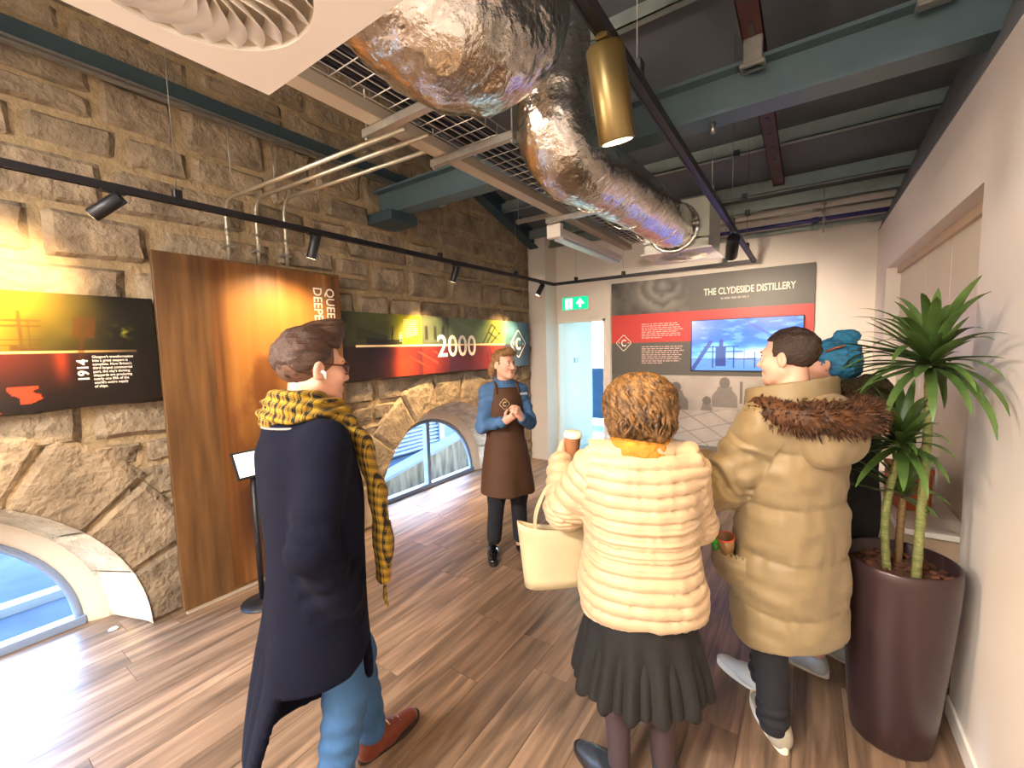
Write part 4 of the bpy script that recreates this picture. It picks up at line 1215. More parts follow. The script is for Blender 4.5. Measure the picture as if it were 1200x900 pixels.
hc = empty('wall_channel', (0, 0, 0), 0, 'long grey metal channel running high along the stone wall', 'metal channel')
mb = MB(); mb.box((-3.34, -2.5, 3.27), (-3.31, 3.5, 3.285)); mb.box((-3.345, -2.5, 3.30), (-3.315, 3.5, 3.315)); mb.build('rail', m_galv, hc)
box('back_channel', (-3.36, -2.5, 3.3), (-3.345, 3.5, 3.42), m_steel_d, hc)
box('end_clip', (-3.34, 3.48, 3.24), (-3.25, 3.56, 3.31), m_galv, hc, 0.004, 1)
for yy in (1.45, 1.75, 2.1): tube('drop_rod', [(-3.32, yy, 2.95), (-3.32, yy, 3.28)], 0.004, m_galv, hc, 6)

# small pipes along the end wall
for (z, y, m, r, lab) in ((3.05, 5.62, m_galv, 0.012, 'thin galvanised pipe, upper of the runs on the end wall'), (2.95, 5.62, m_pipe_blue, 0.022, 'blue purple pipe running along the top of the end wall'), (2.89, 5.66, m_purlin, 0.03, 'pale grey pipe, lowest of the runs on the end wall')):
    e = empty('wall_pipe', (0, 0, 0), 0, lab, 'pipe', 'pipes on the end wall')
    tube('pipe_run', [(-1.0, y, z), (0.70, y, z)], r, m, e, 12)
    tube('coupling', [(0.02, y, z), (0.08, y, z)], r * 1.3, m, e, 12)
hr = empty('pipe_hanger', (0.12, 5.60, 0), 0, 'threaded rod hanger holding the pipes by the end wall', 'pipe hanger')
tube('threaded_rod', [(0, -0.03, 2.80), (0, -0.03, 3.26)], 0.006, m_galv, hr, 6)
for zz in (2.85, 2.92, 3.0, 3.08): tube('nut', [(0, -0.03, zz), (0, -0.03, zz + 0.022)], 0.02, m_galv, hr, 6)
# reddish service rails hung from the deck, with clips on the beam
m_redrail = mat('rusty_red_rail', '#4a2a2a', 0.6, var=0.2)
rl = empty('service_rail', (-0.27, 0, 0), 0, 'dark red service rail hung lengthwise under the roof deck', 'service rail')
mb = MB(); mb.box((-0.05, 0.5, 3.28), (0.05, 5.6, 3.285)); mb.box((-0.05, 0.5, 3.28), (-0.045, 5.6, 3.31)); mb.box((0.045, 0.5, 3.28), (0.05, 5.6, 3.31)); mb.build('rail_body', m_redrail, rl)
for k in range(16): box('rail_slot', (-0.012, 0.6 + k * 0.28, 3.276), (0.012, 0.72 + k * 0.28, 3.2805), m_black, rl)
box('beam_clip', (-0.045, 2.68, 3.13), (0.045, 2.71, 3.28), m_galv, rl, 0.004, 1)
box('beam_clip', (-0.06, 2.66, 3.13), (0.06, 2.74, 3.15), m_galv, rl, 0.004, 1)
rl2 = empty('beam_clamp', (0.42, 2.7, 3.14), 0, 'galvanised clamp on the steel beam near the white wall', 'clamp')
box('clamp_plate', (-0.06, -0.03, 0), (0.06, 0.03, 0.02), m_galv, rl2, 0.004, 1)
box('clamp_back', (-0.06, -0.03, 0.02), (0.06, -0.02, 0.12), m_galv, rl2, 0.003, 1)
tube('clamp_rod', [(0, 0, 0.02), (0, 0, 0.6)], 0.006, m_galv, rl2, 6)

# ------------------------------------------------------------------ counter in the alcove
ct = empty('alcove_counter', (0, 0, 0), 0, 'low counter with white top and tan front in the alcove', 'counter')
m_tan = mat('tan_laminate', '#b39a80', 0.45, var=0.05)
box('counter_top', (0.40, 2.75, 0.735), (0.675, 3.9, 0.765), mat('white_laminate', '#f0e9db', 0.35), ct, 0.004, 1)
box('counter_front', (0.42, 2.77, 0.0), (0.67, 3.88, 0.735), m_tan, ct)
box('brochure_rack', (0.55, 3.25, 0.766), (0.62, 3.5, 0.98), m_white_metal, None, 0.004, 1)
br = bpy.data.objects['brochure_rack']; tag(br, 'white brochure rack standing on the alcove counter', 'brochure rack')
bx = empty('storage_box', (0.49, 3.15, 0.766), 0.2, 'terracotta coloured box on the alcove counter', 'box')
box('box_body', (-0.07, -0.1, 0), (0.07, 0.1, 0.2), mat('terracotta_card', '#b4552f', 0.6), bx, 0.006, 1)
box('box_lid', (-0.075, -0.105, 0.2), (0.075, 0.105, 0.235), mat('terracotta_lid', '#c2643a', 0.6), bx, 0.006, 1)

# ------------------------------------------------------------------ potted plant
m_pot = mat('bronze_brown_glaze', '#3a2a2b', 0.28, 0.25, var=0.08, vscale=3)
pp = empty('potted_plant', (0.345, 2.30, 0), 0, 'tall dark brown planter with a three stemmed spiky dragon plant', 'potted plant')
lathe('planter', [(0.001, 0.0), (0.125, 0.0), (0.135, 0.012), (0.15, 0.15), (0.17, 0.4), (0.186, 0.62), (0.192, 0.75), (0.19, 0.785), (0.184, 0.795), (0.176, 0.79), (0.176, 0.70), (0.001, 0.70)], m_pot, pp, 56, cap=False)
V, F = [], []
so = lathe('soil', [(0.001, 0.735), (0.06, 0.742), (0.12, 0.738), (0.176, 0.73)], mat('bark_soil', '#3a2016', 0.95, color2='#6b4028', vscale=40, bump=1.0, bscale=60), pp, 32, cap=False)
m_chip = mat('bark_chip', '#5a3420', 0.9, objrand=0.4)
rc = random.Random(5)
for k in range(40):
    a = rc.random() * 6.28; r = 0.165 * math.sqrt(rc.random())
    o = box('bark_chip', (-0.014, -0.009, -0.004), (0.014, 0.009, 0.006), m_chip, pp, 0.002, 1)
    o.location = (r * math.cos(a), r * math.sin(a), 0.744); o.rotation_euler = (rc.uniform(-.5, .5), rc.uniform(-.5, .5), rc.random() * 6.3); s = rc.uniform(0.7, 1.5); o.scale = (s, s, s)
m_stem = mat('ringed_plant_stem', '#525e2c', 0.6, color2='#84824a', vscale=60, stretch=(0.3, 0.3, 3), bump=0.4, bscale=90)
m_stem_b = mat('brown_plant_stem', '#5a4427', 0.7, color2='#7d6338', vscale=60, stretch=(0.3, 0.3, 3), bump=0.4, bscale=90)
m_leaf = mat('green_blade_leaf', '#2d4621', 0.42, color2='#62803d', vscale=7, stretch=(1, 1, 1), objrand=0.3)
def leaf_mesh(L, w, droop, seed):
    r = random.Random(seed); V = []; F = []; n = 9
    ang = 0.0; x = 0; z = 0
    for i in range(n + 1):
        t = i / n
        ww = w * (0.45 + 0.55 * min(1, t * 4)) * (1 - t ** 3.0) ** 0.8 + 0.001
        V += [(x, -ww, z + ww * 0.35), (x, 0, z), (x, ww, z + ww * 0.35)]
        x += math.cos(ang) * L / n; z += math.sin(ang) * L / n
        ang -= droop / n * (0.4 + 1.6 * t)
    for i in range(n):
        for k in (0, 1): F.append((3 * i + k, 3 * i + k + 1, 3 * i + 3 + k + 1, 3 * i + 3 + k))
    return V, F
LEAF = []
for k in range(8):
    V, F = leaf_mesh([0.26, 0.24, 0.22, 0.27, 0.2, 0.25, 0.23, 0.18][k], [0.0135, 0.012, 0.0145, 0.011, 0.0125, 0.0135, 0.011, 0.012][k], [0.5, 0.9, 0.3, 1.2, 0.4, 0.7, 1.0, 0.2][k], k)
    o = obj('leaf_tmp', V, F, m_leaf, None, True); LEAF.append(o.data); bpy.data.objects.remove(o)
def rosette(base, n, sc, seed, lo=-0.25, hi=1.35):
    r = random.Random(seed)
    for k in range(n):
        t = k / (n - 1)
        el = lo + (hi - lo) * t + r.uniform(-0.12, 0.12)
        az = k * 2.39996 + r.uniform(-0.2, 0.2)
        if math.cos(az) > 0.5: az = math.copysign(1.05 + r.uniform(0, 0.35), math.sin(az))   # leaves turn aside from the wall
        o = bpy.data.objects.new('leaf', LEAF[r.randrange(8)]); COL.objects.link(o); o.parent = pp
        o.location = (base[0] + 0.012 * math.cos(az), base[1] + 0.012 * math.sin(az), base[2] + 0.05 * t)
        o.rotation_euler = Matrix.Rotation(az, 3, 'Z').to_4x4().to_3x3().__matmul__(Matrix.Rotation(-el, 3, 'Y')).to_euler()
        s = sc * r.uniform(0.82, 1.12)
        if math.cos(az) > 0.05: s = min(s, (0.565 - 0.345 - base[0]) / (0.27 * math.cos(az)))
        o.scale = (s, s * 1.05, s)
def stem(P, r, m, seed):
    Q = bez(P, 10); n = len(Q)
    rr = [r * (1 + 0.12 * (i % 2)) * (1 - 0.15 * i / n) for i in range(n)]
    tube('stem', Q, rr, m, pp, 10)
stem([(0.045, -0.06, 0.70), (0.05, -0.055, 1.0), (0.055, -0.05, 1.3), (0.05, -0.05, 1.57)], 0.0155, m_stem, 1)
rosette((0.05, -0.05, 1.58), 84, 1.3, 1, -0.3, 1.2)
stem([(-0.035, -0.02, 0.70), (-0.05, -0.01, 0.95), (-0.03, 0.0, 1.15), (-0.01, 0.0, 1.24)], 0.0145, m_stem, 2)
rosette((-0.01, 0.0, 1.25), 60, 1.08, 2, -0.3, 1.2)
stem([(0.01, 0.08, 0.70), (0.012, 0.085, 0.9), (0.015, 0.085, 1.02)], 0.0135, m_stem_b, 3)
rosette((0.015, 0.085, 1.02), 30, 1.0, 3, 0.0, 1.3)
# ------------------------------------------------------------------ people
def rotm(yaw=0, pitch=0, roll=0):
    """head frame: yaw about z, pitch nods down for negative values"""
    return np.array((Matrix.Rotation(yaw, 3, 'Z') @ Matrix.Rotation(pitch, 3, 'X') @ Matrix.Rotation(roll, 3, 'Y')))

def skel(H):
    k = H / 1.75
    J = {}
    for s, n in ((-1, 'l'), (1, 'r')):
        J['hip_' + n] = (0.095 * s, 0.0, 0.93); J['kn_' + n] = (0.10 * s, 0.02, 0.50); J['an_' + n] = (0.105 * s, -0.015, 0.09)
        J['sh_' + n] = (0.175 * s, -0.01, 1.415); J['el_' + n] = (0.24 * s, -0.02, 1.12); J['wr_' + n] = (0.25 * s, 0.05, 0.87)
    J['neck'] = (0, -0.01, 1.45); J['head'] = (0, 0.03, 1.63)
    return {n: np.array(p) * k for n, p in J.items()}

def add_head(f, o, R, s=1.0, ears=True):
    def T(p): return o + R @ (np.array(p, float) * s)
    def E(c, r, k, op='u'): f.ell(T(c), np.array(r) * s, k, op, R)
    E((0, -0.018, 0.032), (0.074, 0.095, 0.083), 0.0)
    E((0, 0.022, -0.03), (0.060, 0.066, 0.082), 0.03)
    for q in (-1, 1):
        f.cone(T((0.052 * q, -0.005, -0.05)), T((0.018 * q, 0.062, -0.098)), 0.018 * s, 0.018 * s, 0.03)
        E((0.040 * q, 0.058, -0.028), (0.024, 0.024, 0.026), 0.03)
    f.cone(T((0, 0.066, -0.102)), T((0, 0.072, -0.098)), 0.019 * s, 0.017 * s, 0.02)
    f.cone(T((-0.03, 0.078, 0.02)), T((0.03, 0.078, 0.02)), 0.012 * s, 0.012 * s, 0.02)
    for q in (-1, 1): f.ell(T((0.031 * q, 0.098, 0.0)), np.array((0.017, 0.016, 0.011)) * s, 0.012, 's', R)
    f.cone(T((0, 0.084, 0.008)), T((0, 0.107, -0.034)), 0.007 * s, 0.0115 * s, 0.012)
    for q in (-1, 1): f.cone(T((0.011 * q, 0.094, -0.038)), T((0.007 * q, 0.1, -0.038)), 0.008 * s, 0.007 * s, 0.008)
    f.cone(T((-0.017, 0.083, -0.064)), T((0.017, 0.083, -0.064)), 0.0075 * s, 0.0075 * s, 0.010)
    f.cone(T((-0.014, 0.083, -0.075)), T((0.014, 0.083, -0.075)), 0.0075 * s, 0.0075 * s, 0.008)
    f.cone(T((-0.02, 0.094, -0.0695)), T((0.02, 0.094, -0.0695)), 0.0028 * s, 0.0028 * s, 0.004, 's')
    if ears:
        for q in (-1, 1):
            rr = R @ np.array(Matrix.Rotation(q * 0.35, 3, 'Z') @ Matrix.Rotation(-0.18, 3, 'X'))
            f.ell(T((0.078 * q, -0.012, -0.008)), np.array((0.009, 0.020, 0.032)) * s, 0.008, 'u', rr)
            f.ell(T((0.086 * q, -0.006, -0.006)), np.array((0.006, 0.010, 0.018)) * s, 0.004, 's', rr)

def add_hand(f, w, d, n, side, curl=(0.4, 0.5, 0.4), s=1.0, thumb=(0.7, 0.7), spread=1.0):
    w = np.array(w, float); d = np.array(d, float); d /= np.linalg.norm(d)
    n = np.array(n, float); n = n - d * (n @ d); n /= np.linalg.norm(n)
    t = np.cross(n, d) * side
    f.cone(w, w + d * 0.03 * s, 0.026 * s, 0.03 * s, 0.02, 'u', (n, 1.5))
    for o in (-0.018, 0.0, 0.018): f.cone(w + d * 0.03 * s + t * o * s * 0.8, w + d * 0.082 * s + t * o * s, 0.017 * s, 0.0145 * s, 0.014)
    for i, (off, L) in enumerate(((0.028, 0.07), (0.0095, 0.079), (-0.0095, 0.073), (-0.027, 0.057))):
        p = w + d * (0.084 - 0.004 * abs(i - 1)) * s + t * off * s * spread
        a = 0
        for j, (fr, rr) in enumerate(((0.45, 0.0092), (0.31, 0.0084), (0.24, 0.0074))):
            a += curl[j] * (1 + 0.08 * i)
            q = p + (d * math.cos(a) + n * math.sin(a) + t * (off * 0.6 if j == 0 else 0)) * L * fr * s
            f.cone(p, q, rr * s, (rr - 0.0008) * s, 0.004)
            p = q
    p = w + d * 0.028 * s + t * 0.026 * s
    q = p + (t * thumb[0] + d * 0.6 + n * 0.25) / np.linalg.norm(t * thumb[0] + d * 0.6 + n * 0.25) * 0.042 * s
    f.cone(p, q, 0.014 * s, 0.0105 * s, 0.012)
    dd = d * 0.8 + n * thumb[1] + t * 0.1; dd /= np.linalg.norm(dd)
    f.cone(q, q + dd * 0.032 * s, 0.0105 * s, 0.0085 * s, 0.004)

def body_mesh(J, R, hs, root, m, hands=None, slim=0.8, h=0.0047, female=False):
    P = np.array([p for p in J.values()]); lo = P.min(0) - (0.13, 0.16, 0.06); hi = P.max(0) + (0.13, 0.22, 0.17)
    f = Field(lo, hi, h)
    k = J['neck'][2] / 1.45
    rows = [(0.86, .15, .10), (0.95, .155, .105), (1.06, .13, .09), (1.2, .145, .10), (1.32, .155, .10), (1.40, .14, .085), (1.455, .075, .06)]
    cx, cy = J['neck'][0], J['neck'][1]
    f.loft([(z * k, cx * max(0, (z - 0.95) / 0.5), cy * max(0, (z - 0.95) / 0.5), rx * slim, ry * slim) for z, rx, ry in rows], 0.02)
    for n in 'lr':
        f.chain([J['sh_' + n], J['el_' + n], J['wr_' + n]], [0.05 * slim, 0.038 * slim, 0.026], 0.02)
        f.cone(J['sh_' + n], J['neck'] - (0, 0, 0.04), 0.05 * slim, 0.05, 0.03)
        f.chain([J['hip_' + n], J['kn_' + n], J['an_' + n]], [0.085 * slim, 0.052 * slim, 0.036], 0.03)
        calf = J['kn_' + n] * 0.68 + J['an_' + n] * 0.32 - np.array((0, 0.018, 0))
        f.ell(calf, (0.036, 0.04, 0.09), 0.02)
        f.cone(J['an_' + n] - (0, 0.01, 0.03), J['an_' + n] + (0, 0.0, -0.045), 0.028, 0.024, 0.02)
    nk = 0.052 if not female else 0.047
    f.cone(J['neck'], J['head'] + R @ np.array((0, -0.025, -0.06)), nk + 0.008, nk, 0.03)
    add_head(f, J['head'], R, hs)
    for hd in hands or (): add_hand(f, *hd)
    V, F = f.mesh()
    V = relax(V, F, 1, 0.35)
    return obj('body', V, F, m, root, smooth=True)

def garment(name, f, m, root, disp=None, it=2, lam=0.5):
    V, F = f.mesh(); V = relax(V, F, it, lam)
    if disp is not None:
        V = V + vnormals(V, F) * np.asarray(disp(V))[:, None]
    return obj(name, V.astype(np.float32), F, m, root, smooth=True)

def seg_coord(V, P):
    """along-length coordinate and distance to a polyline"""
    best = np.full(len(V), 9.0); s = np.zeros(len(V)); acc = 0
    for a, b in zip(P[:-1], P[1:]):
        a = np.array(a); b = np.array(b); ab = b - a; L = np.linalg.norm(ab)
        t = np.clip((V - a) @ ab / L ** 2, 0, 1); d = np.linalg.norm(V - a - t[:, None] * ab, axis=1)
        m = d < best; best[m] = d[m]; s[m] = acc + t[m] * L; acc += L
    return s, best

def shoe(root, heel, ang, mu, ms, L=0.29, hgt=0.10, w=0.047, name='shoe', lace=None, sole_h=0.026):
    """ang: direction of the toe in the person's frame, 0 = straight ahead"""
    d = np.array((-math.sin(ang), math.cos(ang), 0)); t = np.array((math.cos(ang), math.sin(ang), 0)); hl = np.array((heel[0], heel[1], 0.0))
    f = Field(hl + (-0.34, -0.34, 0.0), hl + (0.34, 0.34, hgt + 0.08), 0.0055)
    a = hl + (0, 0, 0.04)
    f.cone(a + d * 0.035, a + d * 0.12, w * 0.86, w * 0.9, 0.03); f.cone(a + d * 0.12, a + d * (L - 0.055) - (0, 0, 0.012), w * 0.92, w * 0.78, 0.03, 'u', ((0, 0, 1), 1.35))
    f.cone(a + d * 0.035, a + d * 0.045 + (0, 0, hgt - 0.04), w * 0.8, w * 0.85, 0.03)
    f.cone(a + d * 0.06 + (0, 0, 0.02), a + d * 0.16 + (0, 0, 0.0), w * 0.8, w * 0.6, 0.03)
    zi = f.ax[2]
    f.v = np.maximum(f.v, (0.012 - zi)[None, None, :]); f.v = np.maximum(f.v, (zi - hgt)[None, None, :])
    o = garment(name, f, mu, root, None, 1)
    n = 40; V = []; F = []
    for k in range(n):
        q = 2 * math.pi * k / n; c, s = math.cos(q), math.sin(q)
        lx = L / 2 + c * (L / 2 + 0.004); u = lx / L
        ww = (w * 0.80 + (w * 1.0 - w * 0.80) * min(1, max(0, (u - 0.2) / 0.45))) * (1 if u < 0.62 else 1)
        p = hl + d * (lx - 0.008) + t * (np.sign(s) * abs(s) ** 0.75) * ww
        V += [(p[0], p[1], 0.0005), (p[0], p[1], sole_h + 0.008 * max(0, 1 - u * 3))]
    for k in range(n): F.append((2 * k, 2 * ((k + 1) % n), 2 * ((k + 1) % n) + 1, 2 * k + 1))
    F.append(tuple(2 * k + 1 for k in range(n))); F.append(tuple(2 * k for k in reversed(range(n))))
    obj('sole', V, F, ms, o)
    if lace:
        b = MB()
        for k in range(4):
            p = a + d * (0.10 + 0.028 * k) + np.array((0, 0, 0.056 - 0.011 * k + (hgt - 0.09) * 0.5 * (k == 0)))
            b.tube([p - t * 0.02, p + (0, 0, 0.006), p + t * 0.02], 0.004, 6)
        b.build('laces', lace, o)
    return o

def hair_obj(f, o, R, m, root, disp, it=1, name='hair', s=1.0):
    V, F = f.mesh(); V = relax(V, F, it, 0.4)
    V = V + vnormals(V, F) * np.asarray(disp(V))[:, None]
    V = o + (V * s) @ R.T
    return obj(name, V, F, m, root, smooth=True)

def eyes(root, o, R, s=1.0, iris='#4a3420'):
    for q in (-1, 1):
        c = o + R @ (np.array((0.031 * q, 0.0755, 0.0)) * s)
        V = []; F = []
        e = lathe('eye', [(0.0115 * math.sin(a) * s + 1e-5, -0.0115 * math.cos(a) * s) for a in np.linspace(0, math.pi, 9)], mat('eye_white', '#e9e4dc', 0.2), root, 12, cap=False)
        e.location = c
        p = c + R @ (np.array((0, 0.0105, 0)) * s)
        g = R @ np.array((0, 1, 0))
        ir = tube('iris', [p, p + g * 0.0015 * s], 0.0055 * s, mat('iris_' + iris, iris, 0.2), e, 10)
        ir.location = -c
        # lid and brow
        P = [o + R @ (np.array((0.031 * q + x, 0.088 - abs(x) * 0.25 - 0.0, 0.0085 - abs(x) * 0.12)) * s) for x in (-0.014, -0.007, 0, 0.007, 0.014)]
        tube('eyelid', P, 0.0022 * s, mat('lash_brown', '#4a3028', 0.6), root, 5)

def brows(root, o, R, m, s=1.0):
    for q in (-1, 1):
        P = [o + R @ (np.array((0.031 * q + x, 0.0905 - abs(x) * 0.35 - max(0, x * q) * 0.25, 0.0225 - abs(x) * 0.08)) * s) for x in (-0.017, -0.008, 0, 0.008, 0.017)]
        tube('eyebrow', P, [0.002 * s, 0.0034 * s, 0.0036 * s, 0.003 * s, 0.0015 * s], m, root, 6)

def locks(name, pts_fn, n, m, parent, r0=0.006, seed=0, ns=6, sides=5):
    """many tapering tufts in one mesh; pts_fn(rnd) -> list of points"""
    rd = random.Random(seed); b = MB()
    for k in range(n):
        P = pts_fn(rd); c = len(P)
        b.tube(P, [r0 * (0.5 + 0.7 * math.sin(math.pi * (i / (c - 1)) ** 0.7)) * (1 if i < c - 1 else 0.15) for i in range(c)], sides, caps=False)
    o = b.build(name, m, parent, smooth=True)
    return tag(o, kind='stuff')

m_skin = mat('skin_light', '#d9a48b', 0.5, var=0.07, vscale=14, bump=0.05, bscale=200)
m_skin2 = mat('skin_rosy', '#cf9a80', 0.5, var=0.08, vscale=14, bump=0.05, bscale=200)
m_jeans = mat('blue_denim', '#2f567e', 0.8, var=0.18, vscale=9, bump=0.2, bscale=300)
m_blackcloth = mat('black_trouser_cloth', '#15151b', 0.85, var=0.15, bump=0.15, bscale=200)
m_navy = mat('navy_wool', '#0b0d1c', 0.95, var=0.12, vscale=14, bump=0.25, bscale=220, spec=0.15)
m_hair_dark = mat('dark_brown_hair', '#2a1a12', 0.45, color2='#4a3020', vscale=12, stretch=(6, 1, 6), bump=0.4, bscale=60)
m_leather = mat('brown_leather', '#6b3220', 0.35, var=0.15, vscale=12)
m_rubber = mat('dark_rubber', '#2a1d18', 0.7)
m_lace = mat('pale_lace', '#cbb7a0', 0.7)

def tartan(name, base, dark, scale):
    m = bpy.data.materials.new(name); m.use_nodes = True
    nt = m.node_tree; p = nt.nodes['Principled BSDF']; p.inputs['Roughness'].default_value = 0.9
    tc = nt.nodes.new('ShaderNodeTexCoord'); col = None
    acc = None
    for ax, ph in (((1, 0.55, 0), 0), ((0, 0.4, 1), 0.3), ((1, 0.5, 0), 0.35), ((0, 0.4, 1), 0.8)):
        d = nt.nodes.new('ShaderNodeVectorMath'); d.operation = 'DOT_PRODUCT'; d.inputs[1].default_value = ax
        nt.links.new(tc.outputs['Object'], d.inputs[0])
        mu = nt.nodes.new('ShaderNodeMath'); mu.operation = 'MULTIPLY_ADD'; mu.inputs[1].default_value = scale * (1.0 if ph in (0, 0.3) else 2.0); mu.inputs[2].default_value = ph
        nt.links.new(d.outputs['Value'], mu.inputs[0])
        fr = nt.nodes.new('ShaderNodeMath'); fr.operation = 'FRACT'; nt.links.new(mu.outputs[0], fr.inputs[0])
        lt = nt.nodes.new('ShaderNodeMath'); lt.operation = 'LESS_THAN'; lt.inputs[1].default_value = 0.34 if ph in (0, 0.3) else 0.16
        nt.links.new(fr.outputs[0], lt.inputs[0])
        if acc is None: acc = lt
        else:
            a = nt.nodes.new('ShaderNodeMath'); a.operation = 'ADD'; nt.links.new(acc.outputs[0], a.inputs[0]); nt.links.new(lt.outputs[0], a.inputs[1]); acc = a
    sc_ = nt.nodes.new('ShaderNodeMath'); sc_.operation = 'MULTIPLY'; sc_.inputs[1].default_value = 0.52; sc_.use_clamp = True
    nt.links.new(acc.outputs[0], sc_.inputs[0])
    mx = nt.nodes.new('ShaderNodeMix'); mx.data_type = 'RGBA'
    mx.inputs[6].default_value = (*hexc(base), 1); mx.inputs[7].default_value = (*hexc(dark), 1)
    nt.links.new(sc_.outputs[0], mx.inputs[0]); nt.links.new(mx.outputs[2], p.inputs['Base Color'])
    return m
m_tartan = tartan('yellow_tartan', '#a07d1c', '#0c0907', 32)

# ================= man in the navy overcoat (seen from behind)
def person_navy():
    root = empty('person', (-1.37, 0.775, 0), math.radians(-10), 'person in a long navy overcoat with yellow tartan scarf, jeans and brown boots', 'person')
    J = skel(1.77)
    J['kn_l'] = np.array((-0.11, 0.17, 0.50)); J['an_l'] = np.array((-0.13, 0.22, 0.09))
    J['kn_r'] = np.array((0.10, 0.03, 0.51)); J['an_r'] = np.array((0.09, -0.04, 0.09))
    J['sh_l'][0] = -0.158; J['sh_r'][0] = 0.158
    J['el_r'] = np.array((0.222, -0.085, 1.13)); J['wr_r'] = np.array((0.18, 0.02, 0.90))
    J['el_l'] = np.array((-0.22, -0.03, 1.12)); J['wr_l'] = np.array((-0.21, 0.12, 0.92))
    R = rotm(math.radians(0), math.radians(-3)); hs = 1.06
    body_mesh(J, R, hs, root, m_skin2, [(J['wr_r'] + (-0.03, 0, 0.02), (-0.5, 0.3, -0.8), (-1, 0, 0), 1, (0.4, 0.5, 0.4), 0.85), (J['wr_l'], (0, .6, -1), (1, 0, 0), -1)])
    o = J['head']
    # hair: faded sides, longer top swept into a quiff
    f = Field((-0.13, -0.16, -0.1), (0.13, 0.16, 0.2), 0.004)
    f.ell((0, -0.02, 0.036), (0.0885, 0.110, 0.094), 0.0)
    f.ell((0, 0.0, 0.085), (0.066, 0.085, 0.052), 0.03)
    f.chain([(0.0, 0.02, 0.115), (0.01, 0.06, 0.127), (0.015, 0.088, 0.145)], [0.04, 0.036, 0.016], 0.03)
    X, Y, Z = f.grid((slice(None),) * 3)
    f.v = np.maximum(f.v, -(Z - (0.062 + np.clip(Y, -0.12, 0.05) * 1.0 - 0.03 * (Y < -0.06)) + 0.052)); f.v = np.maximum(f.v, np.minimum(Y - 0.035, 0.068 - Z))
    hair_obj(f, o, R, m_hair_dark, root, lambda V: 0.0045 * vnoise(V, (60, 14, 45), 3) + 0.003 * vnoise(V, (120, 30, 90), 5))
    # faded stubble at the sides and nape
    f = Field((-0.13, -0.16, -0.14), (0.13, 0.16, 0.12), 0.004)
    f.ell((0, -0.02, 0.03), (0.084, 0.105, 0.094), 0.0)
    X, Y, Z = f.grid((slice(None),) * 3)
    f.v = np.maximum(f.v, Y - 0.045 + 0.0 * X); f.v = np.maximum(f.v, -(Z + 0.055 - 0.45 * np.clip(Y + 0.03, 0, 1)))
    hair_obj(f, o, R, mat('faded_hair', '#5d4030', 0.7, var=0.2, vscale=60), root, lambda V: 0 * V[:, 0], name='faded_hair')
    eyes(root, o, R); brows(root, o, R, m_hair_dark)
    # glasses
    gl = empty('glasses'); gl.parent = root
    gp = lambda p: tuple(o + R @ np.array(p))
    m_tort = mat('tortoiseshell', '#3a1a10', 0.25, color2='#7a3a1a', vscale=40)
    for q in (-1, 1):
        ring = [gp((0.034 * q + 0.025 * math.cos(a), 0.102 - 0.006 * abs(math.cos(a)), -0.003 + 0.02 * math.sin(a))) for a in np.linspace(0, 2 * math.pi, 25)]
        tube('rim', ring, 0.0028, m_tort, gl, 6, caps=False)
        tube('temple', [gp((0.06 * q, 0.098, 0.006)), gp((0.076 * q, 0.06, 0.008)), gp((0.082 * q, 0.0, 0.012)), gp((0.082 * q, -0.02, 0.008)), gp((0.080 * q, -0.035, -0.012))], 0.0028, m_tort, gl, 6)
        ln = [gp((0.034 * q + 0.024 * math.cos(a), 0.1 - 0.005 * abs(math.cos(a)), -0.003 + 0.019 * math.sin(a))) for a in np.linspace(0, 2 * math.pi, 25)[:-1]]
        obj('spectacle_lens', ln, [tuple(range(24))], m_glass, gl)
    tube('bridge', [gp((-0.01, 0.104, 0.004)), gp((0, 0.106, 0.007)), gp((0.01, 0.104, 0.004))], 0.0028, m_tort, gl, 6)
    ep = [gp((0.083, -0.004, -0.012)), gp((0.092, 0.002, -0.016)), gp((0.091, 0.006, -0.036))]
    tube('earbud', ep, [0.007, 0.006, 0.0035], m_white_metal, root, 8)
    # coat
    cf = Field((-0.5, -0.45, 0.24), (0.5, 0.5, 1.62), 0.0075)
    cf.loft([(0.27, 0.0, -0.06, 0.24, 0.215), (0.42, 0.0, -0.05, 0.225, 0.20), (0.62, 0, -0.03, 0.215, 0.175), (0.86, 0, -0.01, 0.195, 0.15), (1.05, 0, 0.0, 0.19, 0.145), (1.22, 0, 0.0, 0.202, 0.15), (1.36, 0, -0.01, 0.198, 0.14), (1.44, 0, -0.015, 0.15, 0.112), (1.485, 0, -0.015, 0.10, 0.09)], 0.03, p=2.3)
    for n, s in (('l', -1), ('r', 1)):
        cf.chain([J['sh_' + n] + (0.005 * s, 0, -0.02), J['el_' + n], J['wr_' + n] * 0.93 + J['el_' + n] * 0.07], [0.077, 0.067, 0.058], 0.035)
        cf.cone(J['sh_' + n] + (0, 0, -0.02), (0.06 * s, -0.02, 1.43), 0.066, 0.065, 0.04)
    cf.loft([(1.43, 0, -0.02, 0.125, 0.115), (1.49, 0, -0.02, 0.112, 0.105), (1.54, 0, -0.022, 0.105, 0.098)], 0.02)
    X, Y, Z = cf.grid((slice(None),) * 3)
    # open front and a centre-back vent
    cf.v = np.maximum(cf.v, -np.maximum(np.maximum(np.abs(X - 0.03) - (0.01 + 0.05 * np.clip((0.70 - Z) / 0.3, 0, 1)), 0.06 - Y), Z - 1.0))
    cf.v = np.maximum(cf.v, 0.315 + 0.34 * np.clip((X - 0.05 + 0.05 * (0.5 - Z)) / 0.05, 0, 1) + 0.05 * np.clip(Y / 0.15, 0, 1) - Z)
    # hollow below the waist
    hol = Field((-0.5, -0.45, 0.24), (0.5, 0.5, 1.62), 0.0075)
